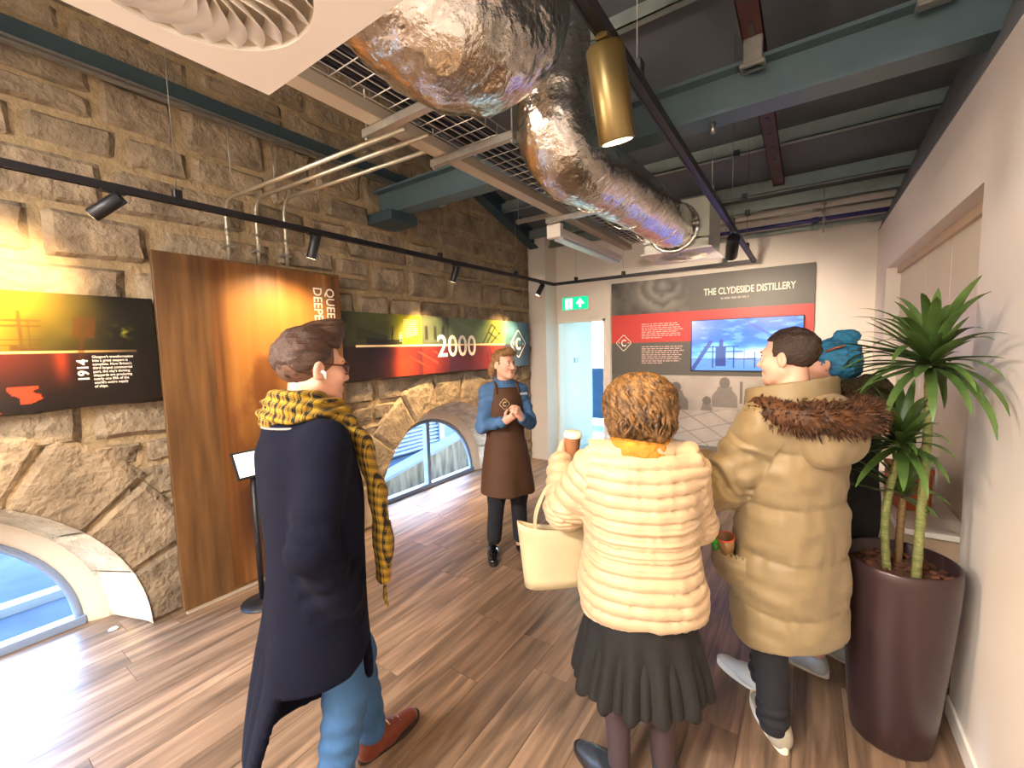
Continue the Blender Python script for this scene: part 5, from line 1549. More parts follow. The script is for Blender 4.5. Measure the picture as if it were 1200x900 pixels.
    hol.loft([(0.24, 0.0, -0.06, 0.225, 0.2), (0.42, 0.0, -0.05, 0.211, 0.186), (0.62, 0, -0.03, 0.2, 0.16), (0.80, 0, -0.01, 0.175, 0.13)], 0.0, p=2.3)
    cf.v = np.maximum(cf.v, -hol.v)
    def dis(V):
        fold = 0.010 * np.sin(V[:, 0] * 26 + 2.0 * vnoise(V, (3, 3, 1.2), 4)) * ss(1.15, 0.55, V[:, 2])
        s, d = seg_coord(V, [J['sh_r'], J['el_r'], J['wr_r']])
        wr = 0.003 * np.sin(s * 75 + 5 * vnoise(V, 9, 8)) * (d < 0.11) * ss(0.1, 0.3, s)
        return fold + wr + 0.005 * fbm(V, (6, 6, 3), 2, 2)
    coat = garment('overcoat', cf, m_navy, root, dis)
    tube('collar_piping', [(0.121 * math.cos(a), -0.02 + 0.113 * math.sin(a), 1.468) for a in np.linspace(-2.0, 0.1, 9)], 0.004, mat('satin_piping', '#8a8478', 0.35), coat, 6)
    # scarf
    sf = Field((-0.25, -0.25, 0.9), (0.3, 0.33, 1.7), 0.006)
    for (z, r, dz, th) in ((1.495, 0.094, 0.012, 0.034), (1.535, 0.082, 0.018, 0.029)):
        P = [(r * math.cos(a) * 0.98, -0.008 + r * math.sin(a) * 1.08, z + dz * math.sin(a + 2.2) - 0.02 * max(0, math.sin(a))) for a in np.linspace(0, 2 * math.pi, 19)]
        sf.chain(P, [th] * len(P), 0.012)
    P = [(0.06, 0.105, 1.47), (0.11, 0.145, 1.36), (0.135, 0.17, 1.2), (0.14, 0.18, 1.05), (0.135, 0.175, 0.92)]
    sf.chain(P, [0.05, 0.058, 0.062, 0.064, 0.06], 0.03, ((0.5, 1, 0), 2.2))
    scarf = garment('tartan_scarf', sf, m_tartan, root, lambda V: 0.006 * np.sin(V[:, 2] * 160 + 4 * vnoise(V, 8, 2)) * (V[:, 2] > 1.45) + 0.005 * fbm(V, 14, 6, 2), 1)
    b = MB(); rd = random.Random(2)
    for k in range(16):
        x = 0.08 + 0.11 * k / 15; y = 0.205 - 0.5 * (x - 0.08); z0 = 0.885
        b.tube([(x, y, z0), (x + rd.uniform(-.006, .006), y, z0 - 0.025), (x + rd.uniform(-.01, .01), y + rd.uniform(-.006, .006), z0 - 0.06)], [0.004, 0.0035, 0.002], 5)
    tag(b.build('fringe', m_tartan, scarf), kind='stuff')
    # jeans
    jf = Field((-0.25, -0.25, 0.06), (0.3, 0.35, 1.05), 0.007)
    jf.loft([(0.80, 0, 0, 0.145, 0.10), (0.95, 0, 0, 0.145, 0.10), (1.03, 0, 0, 0.14, 0.095)], 0.02)
    for n in 'lr':
        jf.chain([J['hip_' + n] - (0, 0, 0.02), J['kn_' + n], J['an_' + n] + (0, 0, 0.03)], [0.076, 0.07, 0.058], 0.025)
    garment('jeans', jf, m_jeans, root, lambda V: 0.003 * np.sin(V[:, 2] * 70 + 6 * vnoise(V, (7, 7, 4), 3)) * (ss(0.72, 0.5, V[:, 2])) + 0.004 * fbm(V, (9, 9, 5), 5, 2))
    shoe(root, (J['an_l'][0], J['an_l'][1] - 0.05), 0.1, m_leather, m_rubber, 0.30, 0.15, 0.05, 'boot', m_lace)
    shoe(root, (J['an_r'][0], J['an_r'][1] - 0.05), -0.12, m_leather, m_rubber, 0.30, 0.15, 0.05, 'boot', m_lace)
person_navy()

# ================= guide in the brown apron
def person_guide():
    root = empty('person', (-1.985, 2.775, 0), math.radians(322 - 90), 'guide in a brown apron and blue denim shirt standing with clasped hands', 'person')
    J = skel(1.69)
    J['sh_l'][0] = -0.145; J['sh_r'][0] = 0.145
    J['el_r'] = np.array((0.195, 0.04, 1.09)); J['wr_r'] = np.array((0.07, 0.215, 1.14))
    J['el_l'] = np.array((-0.195, 0.05, 1.09)); J['wr_l'] = np.array((-0.06, 0.225, 1.165))
    J['an_r'] = np.array((0.115, -0.02, 0.085)); J['an_l'] = np.array((-0.10, 0.02, 0.085))
    R = rotm(math.radians(24), math.radians(2)); hs = 0.97
    J['head'] = J['head'] + np.array((0, 0.0, -0.005))
    body_mesh(J, R, hs, root, m_skin, [(J['wr_r'], (-0.75, 0.45, 0.55), (-0.3, -0.6, 0.5), -1, (0.7, 0.9, 0.6), 0.95), (J['wr_l'], (0.55, 0.35, 0.8), (0.6, -0.7, -0.2), 1, (0.6, 0.8, 0.6), 0.95)], female=True)
    o = J['head']; mh = mat('light_brown_hair', '#6a4a2c', 0.45, color2='#9a7446', vscale=12, stretch=(6, 1.5, 6), bump=0.4, bscale=60)
    f = Field((-0.14, -0.2, -0.18), (0.14, 0.15, 0.18), 0.0042)
    f.ell((0, -0.022, 0.04), (0.083, 0.104, 0.088), 0.0)
    f.chain([(-0.055, 0.06, 0.082), (0.0, 0.072, 0.1), (0.055, 0.06, 0.088)], [0.022, 0.028, 0.024], 0.03)
    X, Y, Z = f.grid((slice(None),) * 3)
    f.v = np.maximum(f.v, np.minimum(Y - 0.022, 0.062 - Z)); f.v = np.maximum(f.v, -(Z + 0.075 - 0.5 * np.clip(Y + 0.05, 0, 1)))
    f.ell((0, -0.125, -0.01), (0.03, 0.035, 0.035), 0.02)
    f.chain([(0.005, -0.14, -0.01), (0.02, -0.15, -0.06), (0.025, -0.14, -0.11)], [0.032, 0.03, 0.012], 0.02)
    hair_obj(f, o, R, mh, root, lambda V: 0.004 * vnoise(V, (55, 16, 50), 3) + 0.0025 * vnoise(V, (110, 30, 90), 5), s=hs)
    eyes(root, o, R, hs, '#3a4a58'); brows(root, o, R, mh, hs)
    lp = [tuple(o + R @ (np.array((x, 0.0925 - abs(x) * 0.5, -0.0695 - 0.006 + abs(x) * 0.18)) * hs)) for x in (-0.019, -0.009, 0, 0.009, 0.019)]
    tube('lips', lp, [0.001, 0.004, 0.0045, 0.004, 0.001], mat('lip_rose', '#b0605a', 0.4), root, 6)
    m_shirt = mat('denim_shirt', '#3f648c', 0.8, var=0.15, vscale=10, bump=0.2, bscale=250)
    m_apron = mat('brown_apron', '#472a12', 0.75, var=0.1, vscale=6, bump=0.2, bscale=150)
    sf = Field((-0.4, -0.25, 0.75), (0.4, 0.4, 1.52), 0.0065)
    sf.loft([(0.82, 0, 0, 0.165, 0.122), (0.96, 0, 0, 0.152, 0.115), (1.06, 0, 0, 0.14, 0.11), (1.2, 0, 0, 0.15, 0.12), (1.32, 0, -0.005, 0.15, 0.112), (1.395, 0, -0.01, 0.115, 0.085), (1.43, 0, -0.012, 0.078, 0.07)], 0.02)
    for n, s in (('l', -1), ('r', 1)):
        sf.chain([J['sh_' + n] + (-0.005 * s, 0, -0.02), J['el_' + n], J['wr_' + n] * 0.9 + J['el_' + n] * 0.1], [0.058, 0.053, 0.042], 0.03)
        sf.cone(J['sh_' + n] + (0, 0, -0.015), (0.06 * s, -0.01, 1.375), 0.058, 0.06, 0.03)
    def ds(V):
        s1, d1 = seg_coord(V, [J['sh_r'], J['el_r'], J['wr_r']]); s2, d2 = seg_coord(V, [J['sh_l'], J['el_l'], J['wr_l']])
        w = np.where(d1 < 0.09, s1, s2) * (np.minimum(d1, d2) < 0.09)
        return 0.005 * np.sin(w * 85 + 5 * vnoise(V, 10, 3)) * (w > 0.05) + 0.004 * fbm(V, 9, 3, 2)
    shirt = garment('denim_shirt', sf, m_shirt, root, ds)
    cf = Field((-0.12, -0.12, 1.37), (0.12, 0.14, 1.5), 0.005)
    P = [(0.066 * math.cos(a), -0.012 + 0.07 * math.sin(a), 1.428 - 0.02 * math.sin(a)) for a in np.linspace(0, 2 * math.pi, 17)]
    cf.chain(P, [0.017] * 17, 0.006, ((0, 0, 1), 0.6))
    garment('shirt_collar', cf, m_shirt, shirt, None, 1)
    af = Field((-0.4, -0.3, 0.45), (0.4, 0.35, 1.42), 0.0065)
    af.loft([(0.54, 0, 0.02, 0.225, 0.195), (0.7, 0, 0.012, 0.205, 0.175), (0.9, 0, 0.006, 0.178, 0.15), (1.02, 0, 0.003, 0.157, 0.132), (1.2, 0, 0.003, 0.158, 0.136), (1.32, 0, 0.0, 0.155, 0.126), (1.385, 0, -0.004, 0.13, 0.104)], 0.0)
    X, Y, Z = af.grid((slice(None),) * 3)
    wdt = np.interp(af.ax[2], [0.4, 1.0, 1.06, 1.2, 1.36], [0.5, 0.5, 0.165, 0.135, 0.105])[None, None, :]
    af.v = np.maximum(af.v, np.abs(X) - wdt); af.v = np.maximum(af.v, np.where(Z < 1.03, -0.09, 0.02) - Y)
    hol = Field((-0.4, -0.3, 0.45), (0.4, 0.35, 1.42), 0.0065)
    hol.loft([(0.44, 0, 0.02, 0.218, 0.185), (0.7, 0, 0.012, 0.192, 0.16), (0.86, 0, 0.006, 0.165, 0.137)], 0.0)
    af.v = np.maximum(af.v, -hol.v)
    apron = garment('apron', af, m_apron, root, lambda V: 0.009 * np.sin(V[:, 0] * 24 + 2 * vnoise(V, (3, 3, 1.5), 2)) * ss(0.95, 0.55, V[:, 2]) + 0.003 * fbm(V, 8, 3, 2))
    for s in (-1, 1):
        tube('neck_strap', bez([(0.09 * s, 0.10, 1.345), (0.088 * s, 0.06, 1.41), (0.075 * s, 0.0, 1.435), (0.05 * s, -0.06, 1.44), (0, -0.085, 1.435)], 5), 0.011, m_apron, apron, 8, flat=0.4)
    em = empty('apron_emblem'); em.parent = apron
    emblem(em, (0.045, 0.148, 1.265), (-1, 0, 0.0), (0, 0, 1), 0.095, mat('emblem_thread', '#c9b48a', 0.6), False)
    box('name_badge', (-0.155, 0.112, 1.325), (-0.095, 0.118, 1.343), mat('badge_silver', '#b9bcc2', 0.3, 0.3), root, 0.002, 1)
    tf = Field((-0.28, -0.25, 0.05), (0.28, 0.3, 0.98), 0.007)
    tf.loft([(0.8, 0, 0, 0.16, 0.11), (0.96, 0, 0, 0.155, 0.105)], 0.02)
    for n in 'lr': tf.chain([J['hip_' + n] - (0, 0, 0.05), J['kn_' + n], J['an_' + n] + (0, 0, 0.05)], [0.09, 0.07, 0.058], 0.025)
    garment('trousers', tf, m_blackcloth, root, lambda V: 0.004 * fbm(V, (9, 9, 5), 5, 2))
    ms = mat('polished_black_leather', '#0d0c0d', 0.16, coat=0.4)
    shoe(root, (J['an_r'][0], J['an_r'][1] - 0.05), -0.25, ms, m_rubber, 0.27, 0.13, 0.044, 'boot', ms)
    shoe(root, (J['an_l'][0], J['an_l'][1] - 0.05), 0.3, ms, m_rubber, 0.27, 0.13, 0.044, 'boot', ms)
person_guide()

# ================= woman in the cream quilted jacket
def person_cream():
    loc = Vector((-0.50, 1.56, 0)); yaw = math.radians(26)
    root = empty('person', loc, yaw, 'person in a cream quilted jacket and black skirt seen from behind holding a cup', 'person')
    J = skel(1.57)
    J['el_l'] = np.array((-0.285, 0.06, 1.045)); J['wr_l'] = np.array((-0.305, 0.20, 1.205))
    J['el_r'] = np.array((0.215, 0.08, 1.0)); J['wr_r'] = np.array((0.07, 0.24, 1.04))
    J['sh_l'][2] += 0.015; J['sh_r'][2] += 0.015
    J['an_l'] = np.array((-0.085, -0.06, 0.085)); J['an_r'] = np.array((0.085, -0.02, 0.085))
    R = rotm(math.radians(4), math.radians(-12)); hs = 1.0
    J['head'] = J['head'] + np.array((0.0, 0.015, -0.02))
    body_mesh(J, R, hs, root, m_skin, [(J['wr_l'], (0.15, 0.75, 0.6), (0.85, -0.2, 0.1), -1, (0.35, 0.75, 0.7), 0.95, (0.7, 0.9)), (J['wr_r'], (-0.5, 0.8, 0), (-0.3, 0, 1), 1)], female=True)
    o = J['head']; eyes(root, o, R, hs); 
    mh = mat('curly_highlighted_hair', '#1f1208', 0.55, color2='#7d5829', vscale=26, stretch=(2, 2, 1), bump=0.3, bscale=60)
    f = Field((-0.17, -0.19, -0.2), (0.17, 0.15, 0.2), 0.0045)
    f.ell((0, -0.03, 0.03), (0.118, 0.116, 0.104), 0.0)
    f.ell((0, -0.05, -0.045), (0.122, 0.09, 0.085), 0.05)
    X, Y, Z = f.grid((slice(None),) * 3)
    f.v = np.maximum(f.v, np.minimum(Y - 0.045, 0.085 - Z))
    hair_obj(f, o, R, mh, root, lambda V: 0.014 * vnoise(V, (26, 26, 20), 3) + 0.008 * vnoise(V, (70, 70, 40), 5), s=hs)
    def lk(rd):
        az = rd.uniform(-2.6, 2.6) - math.pi / 2; el = rd.uniform(0.15, 1.5)
        P = []; ph = rd.random() * 6
        for i in range(7):
            e = el - i * 0.20
            r = 0.122 + 0.010 * math.sin(ph + i * 1.7)
            rr = r * math.cos(e) if e > 0 else r * (1 - 0.08 * (-e) ** 2)
            z = 0.035 + 0.105 * math.sin(e) if e > 0 else 0.035 + 0.13 * e
            a = az + 0.2 * math.sin(ph + i * 1.1)
            if z < -0.125: break
            P.append(tuple(o + R @ (np.array((rr * math.cos(a), -0.034 + rr * 1.03 * math.sin(a), z)) * hs)))
        if len(P) < 3: P = P + [P[-1]] * (3 - len(P)) if len(P) else [tuple(o)] * 3
        return P
    locks('hair_locks', lk, 420, mh, root, 0.009, 4)
    m_cream_j = mat('cream_nylon', '#b59a78', 0.5, var=0.04, vscale=8, bump=0.06, bscale=60, sheen=0.15)
    jf = Field((-0.5, -0.3, 0.56), (0.45, 0.42, 1.42), 0.005)
    jf.loft([(0.70, 0.005, -0.012, 0.23, 0.18), (0.77, 0.005, -0.012, 0.236, 0.185), (0.88, 0, -0.008, 0.22, 0.172), (0.98, 0, -0.004, 0.205, 0.16), (1.1, 0, -0.005, 0.210, 0.158), (1.22, 0, -0.012, 0.205, 0.145), (1.295, 0, -0.018, 0.165, 0.12), (1.345, 0, -0.018, 0.10, 0.09)], 0.03, p=2.25)
    for n, s in (('l', -1), ('r', 1)):
        jf.chain([J['sh_' + n] + (0, 0, -0.03), J['el_' + n], J['wr_' + n] * 0.92 + J['el_' + n] * 0.08], [0.082, 0.077, 0.054], 0.035)
        jf.cone(J['sh_' + n] + (0, 0, -0.03), (0.06 * s, -0.02, 1.25), 0.072, 0.07, 0.04)
    X, Y, Z = jf.grid((slice(None),) * 3)
    jf.v = np.maximum(jf.v, np.maximum((0.735 - 0.02 * np.abs(X) / 0.2 - 0.03 * (Y < 0)) - Z, -1))
    def dq(V):
        s1, d1 = seg_coord(V, [J['sh_l'] + (0, 0, -0.03), J['el_l'], J['wr_l']]); s2, d2 = seg_coord(V, [J['sh_r'] + (0, 0, -0.03), J['el_r'], J['wr_r']])
        arm = ((d1 < 0.092) & (V[:, 0] < -0.19)) | ((d2 < 0.088) & (V[:, 0] > 0.20))
        side = np.clip((np.abs(V[:, 0]) - 0.13) / 0.12, 0, 1) * (V[:, 2] < 1.08)
        zz = V[:, 2] + 0.006 * vnoise(V, (5, 5, 5), 6) - 0.05 * side * np.clip((V[:, 1] + 0.15) / 0.2, 0, 1.3)
        sp = 0.047
        q = np.where(arm, np.where(V[:, 0] < 0, s1, s2) / 0.05, zz / sp)
        w = np.abs(np.sin(math.pi * q)) ** 0.33
        pk = 0.006 * vnoise(V, (60, 60, 8), 7) * (1.1 - w) + 0.004 * vnoise(V, (26, 26, 14), 9)
        gather = np.exp(-((V[:, 2] - 1.0) / 0.08) ** 2)
        return 0.021 * (w - 0.82) + pk + 0.004 * gather * np.sin(zz * 300)
    jk = garment('quilted_jacket', jf, m_cream_j, root, dq, 1)
    cf = Field((-0.2, -0.2, 1.24), (0.2, 0.2, 1.46), 0.006)
    m_must = mat('mustard_knit', '#b3751f', 0.85, var=0.2, vscale=30, bump=0.5, bscale=120)
    for (z, r, th) in ((1.315, 0.098, 0.022), (1.337, 0.092, 0.02)):
        P = [(r * math.cos(a), -0.012 + r * math.sin(a), z + 0.008 * math.sin(2 * a)) for a in np.linspace(0, 2 * math.pi, 21)]
        cf.chain(P, [th] * 21, 0.008)
    garment('mustard_scarf', cf, m_must, root, lambda V: 0.004 * vnoise(V, 45, 3), 1)
    kf = Field((-0.36, -0.34, 0.34), (0.36, 0.34, 0.86), 0.0065)
    kf.loft([(0.40, 0, -0.01, 0.255, 0.215), (0.52, 0, -0.008, 0.235, 0.195), (0.66, 0, -0.005, 0.208, 0.17), (0.82, 0, 0, 0.18, 0.145)], 0.0)
    hol = Field((-0.36, -0.34, 0.34), (0.36, 0.34, 0.86), 0.0065)
    hol.loft([(0.34, 0, -0.01, 0.247, 0.207), (0.52, 0, -0.008, 0.223, 0.183), (0.64, 0, -0.005, 0.195, 0.155)], 0.0)
    kf.v = np.maximum(kf.v, -hol.v)
    def dk(V):
        a = np.arctan2(V[:, 1], V[:, 0])
        return 0.020 * np.sin(a * 13 + 0.6 * np.sin(a * 3)) * ss(0.72, 0.40, V[:, 2])
    garment('skirt', kf, mat('black_skirt_cloth', '#0d0b09', 0.8, var=0.15, bump=0.1, bscale=150), root, dk)
    lf = Field((-0.22, -0.2, 0.05), (0.22, 0.25, 0.75), 0.006)
    for n in 'lr':
        lf.chain([J['hip_' + n] - (0, 0, 0.1), J['kn_' + n], J['an_' + n]], [0.084, 0.058, 0.042], 0.03)
        lf.ell(J['kn_' + n] * 0.68 + J['an_' + n] * 0.32 - np.array((0, 0.016, 0)), (0.054, 0.058, 0.11), 0.03)
    garment('tights', lf, mat('sheer_black_tights', '#3a2c2e', 0.55, var=0.1), root)
    m_bs = mat('dark_blue_shoe', '#2a3038', 0.4, var=0.1)
    shoe(root, (J['an_l'][0], J['an_l'][1] - 0.045), 0.75, m_bs, m_rubber, 0.25, 0.085, 0.042)
    shoe(root, (J['an_r'][0], J['an_r'][1] - 0.045), -0.1, m_bs, m_rubber, 0.25, 0.085, 0.042)
    # cup in the left hand
    M_ = Matrix.Translation(loc) @ Matrix.Rotation(yaw, 4, 'Z')
    hand = J['wr_l'] + np.array((0.15, 0.75, 0.6)) / 0.972 * 0.085 + np.array((0.038, -0.01, 0.0))
    c = M_ @ Vector(hand)
    cup = empty('takeaway_cup', c - Vector((0, 0, 0.045)), 0, 'brown paper takeaway cup held up by the person in the cream jacket', 'cup')
    cup.rotation_euler = (0.12, 0.1, 0)
    lathe('cup_body', [(0.001, 0), (0.027, 0), (0.028, 0.004), (0.037, 0.095), (0.038, 0.098), (0.036, 0.098), (0.027, 0.006), (0.001, 0.006)], mat('kraft_paper', '#a5714a', 0.7, var=0.06), cup, 28, cap=False)
    lathe('cup_lid', [(0.040, 0.094), (0.040, 0.102), (0.037, 0.106), (0.035, 0.112), (0.001, 0.110)], mat('cream_lid', '#e9dcc4', 0.5), cup, 28, cap=False)
    # tote bag hung from the forearm
    e = M_ @ Vector(J['el_l'] * 0.66 + J['wr_l'] * 0.34)
    bag = empty('tote_bag', (e.x - 0.03, e.y - 0.015, 0.71), math.radians(38), 'cream leather tote bag hanging from the forearm of the person in cream', 'tote bag')
    m_bag = mat('cream_leather', '#b5a582', 0.5, var=0.05, vscale=9, bump=0.08, bscale=70)
    V = []; F = []
    nz, nx = 8, 12
    rings = []
    H_ = 0.27
    for i in range(nz + 1):
        t = i / nz; z = H_ * t
        w = 0.135 + 0.025 * t; d = 0.052 * (1 - 0.55 * t) + 0.006
        ring = []
        for k in range(24):
            a = 2 * math.pi * k / 24; c_, s_ = math.cos(a), math.sin(a)
            dip = 0.035 * t ** 4 * (1 - abs(c_)) 
            ring.append((w * np.sign(c_) * abs(c_) ** 0.5, d * np.sign(s_) * abs(s_) ** 0.6 + 0.004 * math.sin(6 * t + 3 * c_), z - dip))
        rings.append(ring)
    inner = [[(x * 0.96, y * 0.82, z) for x, y, z in r] for r in rings[::-1][:-1]]
    allr = rings + inner
    for r in allr: V += r
    for i in range(len(allr) - 1):
        for k in range(24): F.append((i * 24 + k, i * 24 + (k + 1) % 24, (i + 1) * 24 + (k + 1) % 24, (i + 1) * 24 + k))
    F.append(tuple(reversed(range(24)))); F.append(tuple(range((len(allr) - 1) * 24, len(allr) * 24)))
    obj('bag_body', V, F, m_bag, bag, True)
    for s in (-1, 1):
        P = bez([(-0.085, 0.022 * s, 0.215), (-0.08, 0.018 * s, 0.30), (-0.04, 0.008 * s, 0.395), (0.0, 0.005 * s, 0.425), (0.04, 0.008 * s, 0.395), (0.08, 0.018 * s, 0.30), (0.085, 0.022 * s, 0.215)], 6)
        tube('bag_handle', P, 0.009, m_bag, bag, 8, flat=0.6)
    box('bag_lining', (-0.10, -0.016, 0.2), (0.10, 0.016, 0.205), mat('mustard_lining', '#c08a2e', 0.8), bag)
person_cream()

# ================= man in the tan parka with fur hood
m_fur = mat('brown_fur', '#24140a', 0.7, color2='#5f3814', vscale=25, objrand=0.0)
def person_tan():
    loc = Vector((-0.035, 2.09, 0)); yaw = math.radians(148 - 90)
    root = empty('person', loc, yaw, 'person in a long tan quilted parka with brown fur hood', 'person')
    J = skel(1.75)
    J['sh_l'][0] = -0.165; J['sh_r'][0] = 0.165
    J['el_l'] = np.array((-0.25, 0.13, 1.09)); J['wr_l'] = np.array((-0.13, 0.33, 1.13))
    J['el_r'] = np.array((0.27, 0.07, 1.09)); J['wr_r'] = np.array((0.14, 0.28, 1.12))
    J['kn_l'] = np.array((-0.11, 0.0, 0.5)); J['an_l'] = np.array((-0.11, -0.03, 0.09)); J['kn_r'] = np.array((0.11, 0.12, 0.5)); J['an_r'] = np.array((0.10, 0.17, 0.09))
    R = rotm(math.radians(12), math.radians(0)); hs = 1.0
    body_mesh(J, R, hs, root, m_skin, [(J['wr_l'], (0.5, 0.85, 0.1), (0.8, -0.4, 0), -1, (0.5, 0.7, 0.5)), (J['wr_r'], (-0.5, 0.85, 0.1), (-0.8, -0.4, 0), 1, (0.5, 0.7, 0.5))])
    o = J['head']
    f = Field((-0.13, -0.16, -0.1), (0.13, 0.14, 0.16), 0.004)
    f.ell((0, -0.019, 0.035), (0.0805, 0.102, 0.089), 0.0)
    X, Y, Z = f.grid((slice(None),) * 3)
    f.v = np.maximum(f.v, np.minimum(Y - 0.03, 0.068 - Z)); f.v = np.maximum(f.v, -(Z + 0.062 - 0.7 * np.clip(Y + 0.045, 0, 1)))
    mh = mat('short_dark_hair', '#241812', 0.5, color2='#3e2a1e', vscale=30, bump=0.5, bscale=160)
    hair_obj(f, o, R, mh, root, lambda V: 0.0035 * vnoise(V, (80, 40, 70), 3))
    eyes(root, o, R); brows(root, o, R, mh)
    # short beard shadow along the jaw
    f = Field((-0.1, -0.05, -0.15), (0.1, 0.13, 0.0), 0.004)
    for q in (-1, 1): f.cone((0.053 * q, 0.0, -0.05), (0.019 * q, 0.064, -0.099), 0.0185, 0.0185, 0.02)
    f.cone((0, 0.066, -0.103), (0, 0.073, -0.099), 0.0195, 0.0178, 0.02)
    X, Y, Z = f.grid((slice(None),) * 3); f.v = np.maximum(f.v, Z + 0.056)
    hair_obj(f, o, R, mat('stubble', '#8a6350', 0.8, color2='#c8967c', vscale=90), root, lambda V: 0 * V[:, 0], name='stubble')
    m_tanc = mat('tan_nylon', '#82704f', 0.55, var=0.06, vscale=6, bump=0.08, bscale=50, sheen=0.1)
    pf = Field((-0.45, -0.4, 0.40), (0.45, 0.45, 1.56), 0.0072)
    pf.loft([(0.44, 0.0, 0.0, 0.218, 0.19), (0.55, 0, 0.0, 0.228, 0.198), (0.72, 0, 0.0, 0.226, 0.195), (0.9, 0, 0.0, 0.22, 0.185), (1.1, 0, 0.0, 0.212, 0.172), (1.26, 0, -0.01, 0.212, 0.162), (1.38, 0, -0.02, 0.19, 0.14), (1.45, 0, -0.022, 0.14, 0.115)], 0.03, p=2.3)
    for n, s in (('l', -1), ('r', 1)):
        pf.chain([J['sh_' + n] + (0.005 * s, 0, -0.03), J['el_' + n], J['wr_' + n] * 0.9 + J['el_' + n] * 0.1], [0.09, 0.092, 0.066], 0.03)
        pf.cone(J['sh_' + n] + (0, 0, -0.03), (0.07 * s, -0.02, 1.40), 0.09, 0.08, 0.04)
    X, Y, Z = pf.grid((slice(None),) * 3)
    pf.v = np.maximum(pf.v, 0.445 - 0.05 * np.clip(Y / 0.2, -1, 1) - Z)
    # hollow skirt of the coat
    hol = Field((-0.45, -0.4, 0.40), (0.45, 0.45, 1.56), 0.0072)
    hol.loft([(0.38, 0.0, 0.0, 0.195, 0.17), (0.6, 0, 0.0, 0.2, 0.17), (0.76, 0, 0.0, 0.17, 0.14)], 0.0, p=2.3)
    pf.v = np.maximum(pf.v, -hol.v)
    def dp(V):
        s1, d1 = seg_coord(V, [J['sh_l'] + (0, 0, -0.03), J['el_l'], J['wr_l']])
        arm = (d1 < 0.11) & (V[:, 0] < -0.19)
        zz = V[:, 2] + 0.012 * vnoise(V, (4, 4, 4), 6)
        q = np.where(arm, s1 / 0.16 + 0.15, (zz - 0.62) / 0.215)
        w = np.abs(np.sin(math.pi * q)) ** 0.35
        pk = 0.010 * vnoise(V, (30, 30, 8), 7) * (1.2 - w) + 0.007 * fbm(V, (9, 9, 6), 9, 2) + 0.005 * vnoise(V, (14, 14, 26), 21)
        wr = 0.009 * np.sin(s1 * 60 + 8 * vnoise(V, 8, 5)) * arm * (s1 > 0.1)
        pull = 0.010 * vnoise(V, (18, 18, 30), 11) * np.exp(-((V[:, 2] - 0.80) / 0.12) ** 2 - ((V[:, 1] - 0.1) / 0.14) ** 2)
        return 0.017 * (w - 0.8) + pk + wr + pull
    parka = garment('parka', pf, m_tanc, root, dp)
    # tall stand collar
    cf = Field((-0.24, -0.24, 1.34), (0.24, 0.3, 1.62), 0.0062)
    cf.loft([(1.38, 0, 0.0, 0.185, 0.17), (1.46, 0, 0.01, 0.165, 0.168), (1.58, 0, 0.01, 0.14, 0.16)], 0.0)
    X, Y, Z = cf.grid((slice(None),) * 3)
    cf.v = np.maximum(cf.v, Z - (1.525 - 0.22 * Y))
    hol = Field((-0.24, -0.24, 1.34), (0.24, 0.3, 1.62), 0.0062)
    hol.loft([(1.36, 0, 0.0, 0.16, 0.145), (1.46, 0, 0.01, 0.142, 0.145), (1.6, 0, 0.01, 0.118, 0.138)], 0.0)
    cf.v = np.maximum(cf.v, -hol.v)
    cf.v = np.maximum(cf.v, -np.maximum(np.abs(X) - 0.025, -Y))
    garment('stand_collar', cf, mat('olive_tan_nylon', '#7a6a4c', 0.6, var=0.06, vscale=8), parka, lambda V: 0.004 * fbm(V, 14, 3, 2), 2)
    # hood lying on the back
    hf = Field((-0.34, -0.46, 1.08), (0.34, 0.1, 1.58), 0.0068)
    hf.ell((-0.01, -0.125, 1.38), (0.16, 0.115, 0.115), 0.0)
    hf.cone((-0.07, -0.155, 1.29), (0.07, -0.155, 1.29), 0.075, 0.075, 0.08)
    hood = garment('hood', hf, m_tanc, parka, lambda V: 0.006 * fbm(V, 9, 3, 2))
    ring = bez([(-0.18, 0.02, 1.43), (-0.195, -0.07, 1.42), (-0.155, -0.18, 1.41), (-0.05, -0.235, 1.41), (0.05, -0.235, 1.415), (0.155, -0.18, 1.42), (0.195, -0.07, 1.43), (0.18, 0.02, 1.44)], 8)
    rf = Field((-0.34, -0.46, 1.26), (0.34, 0.12, 1.56), 0.007)
    rf.chain([np.array(p) for p in ring], [0.042] * len(ring), 0.02)
    rf.ell((0, -0.13, 1.43), (0.16, 0.1, 0.04), 0.04)
    fr = garment('fur_trim', rf, m_fur, hood, lambda V: 0.008 * vnoise(V, 45, 4), 1)
    Rg = [Vector(p) for p in ring]
    def spike(rd):
        if rd.random() < 0.8:
            i = rd.randrange(2, len(Rg) - 3); p = Rg[i].lerp(Rg[i + 1], rd.random())
            t = (Rg[i + 1] - Rg[i]).normalized()
            v = Vector((rd.gauss(0, 1), rd.gauss(0, 1), rd.gauss(0.1, 1))); v -= t * v.dot(t) * 0.8; v.normalize()
            a = p + v * 0.033
        else:
            p = Vector((rd.uniform(-0.14, 0.14), -0.14 + rd.uniform(-0.09, 0.09), 1.455)); v = Vector((rd.gauss(0, 0.5), -0.3 + rd.gauss(0, 0.4), 0.7)).normalized(); a = p
        L = rd.uniform(0.028, 0.052)
        g = Vector((rd.uniform(-.3, .3), rd.uniform(-.5, .1), -0.35))
        return [a, a + v * L * 0.55 + g * L * 0.12, a + v * L * 0.9 + g * L * 0.5]
    locks('fur_tufts', spike, 2600, m_fur, fr, 0.0034, 9, sides=3)
    # patch pocket on the hip
    kf = Field((-0.36, -0.1, 0.66), (-0.05, 0.35, 0.95), 0.0062)
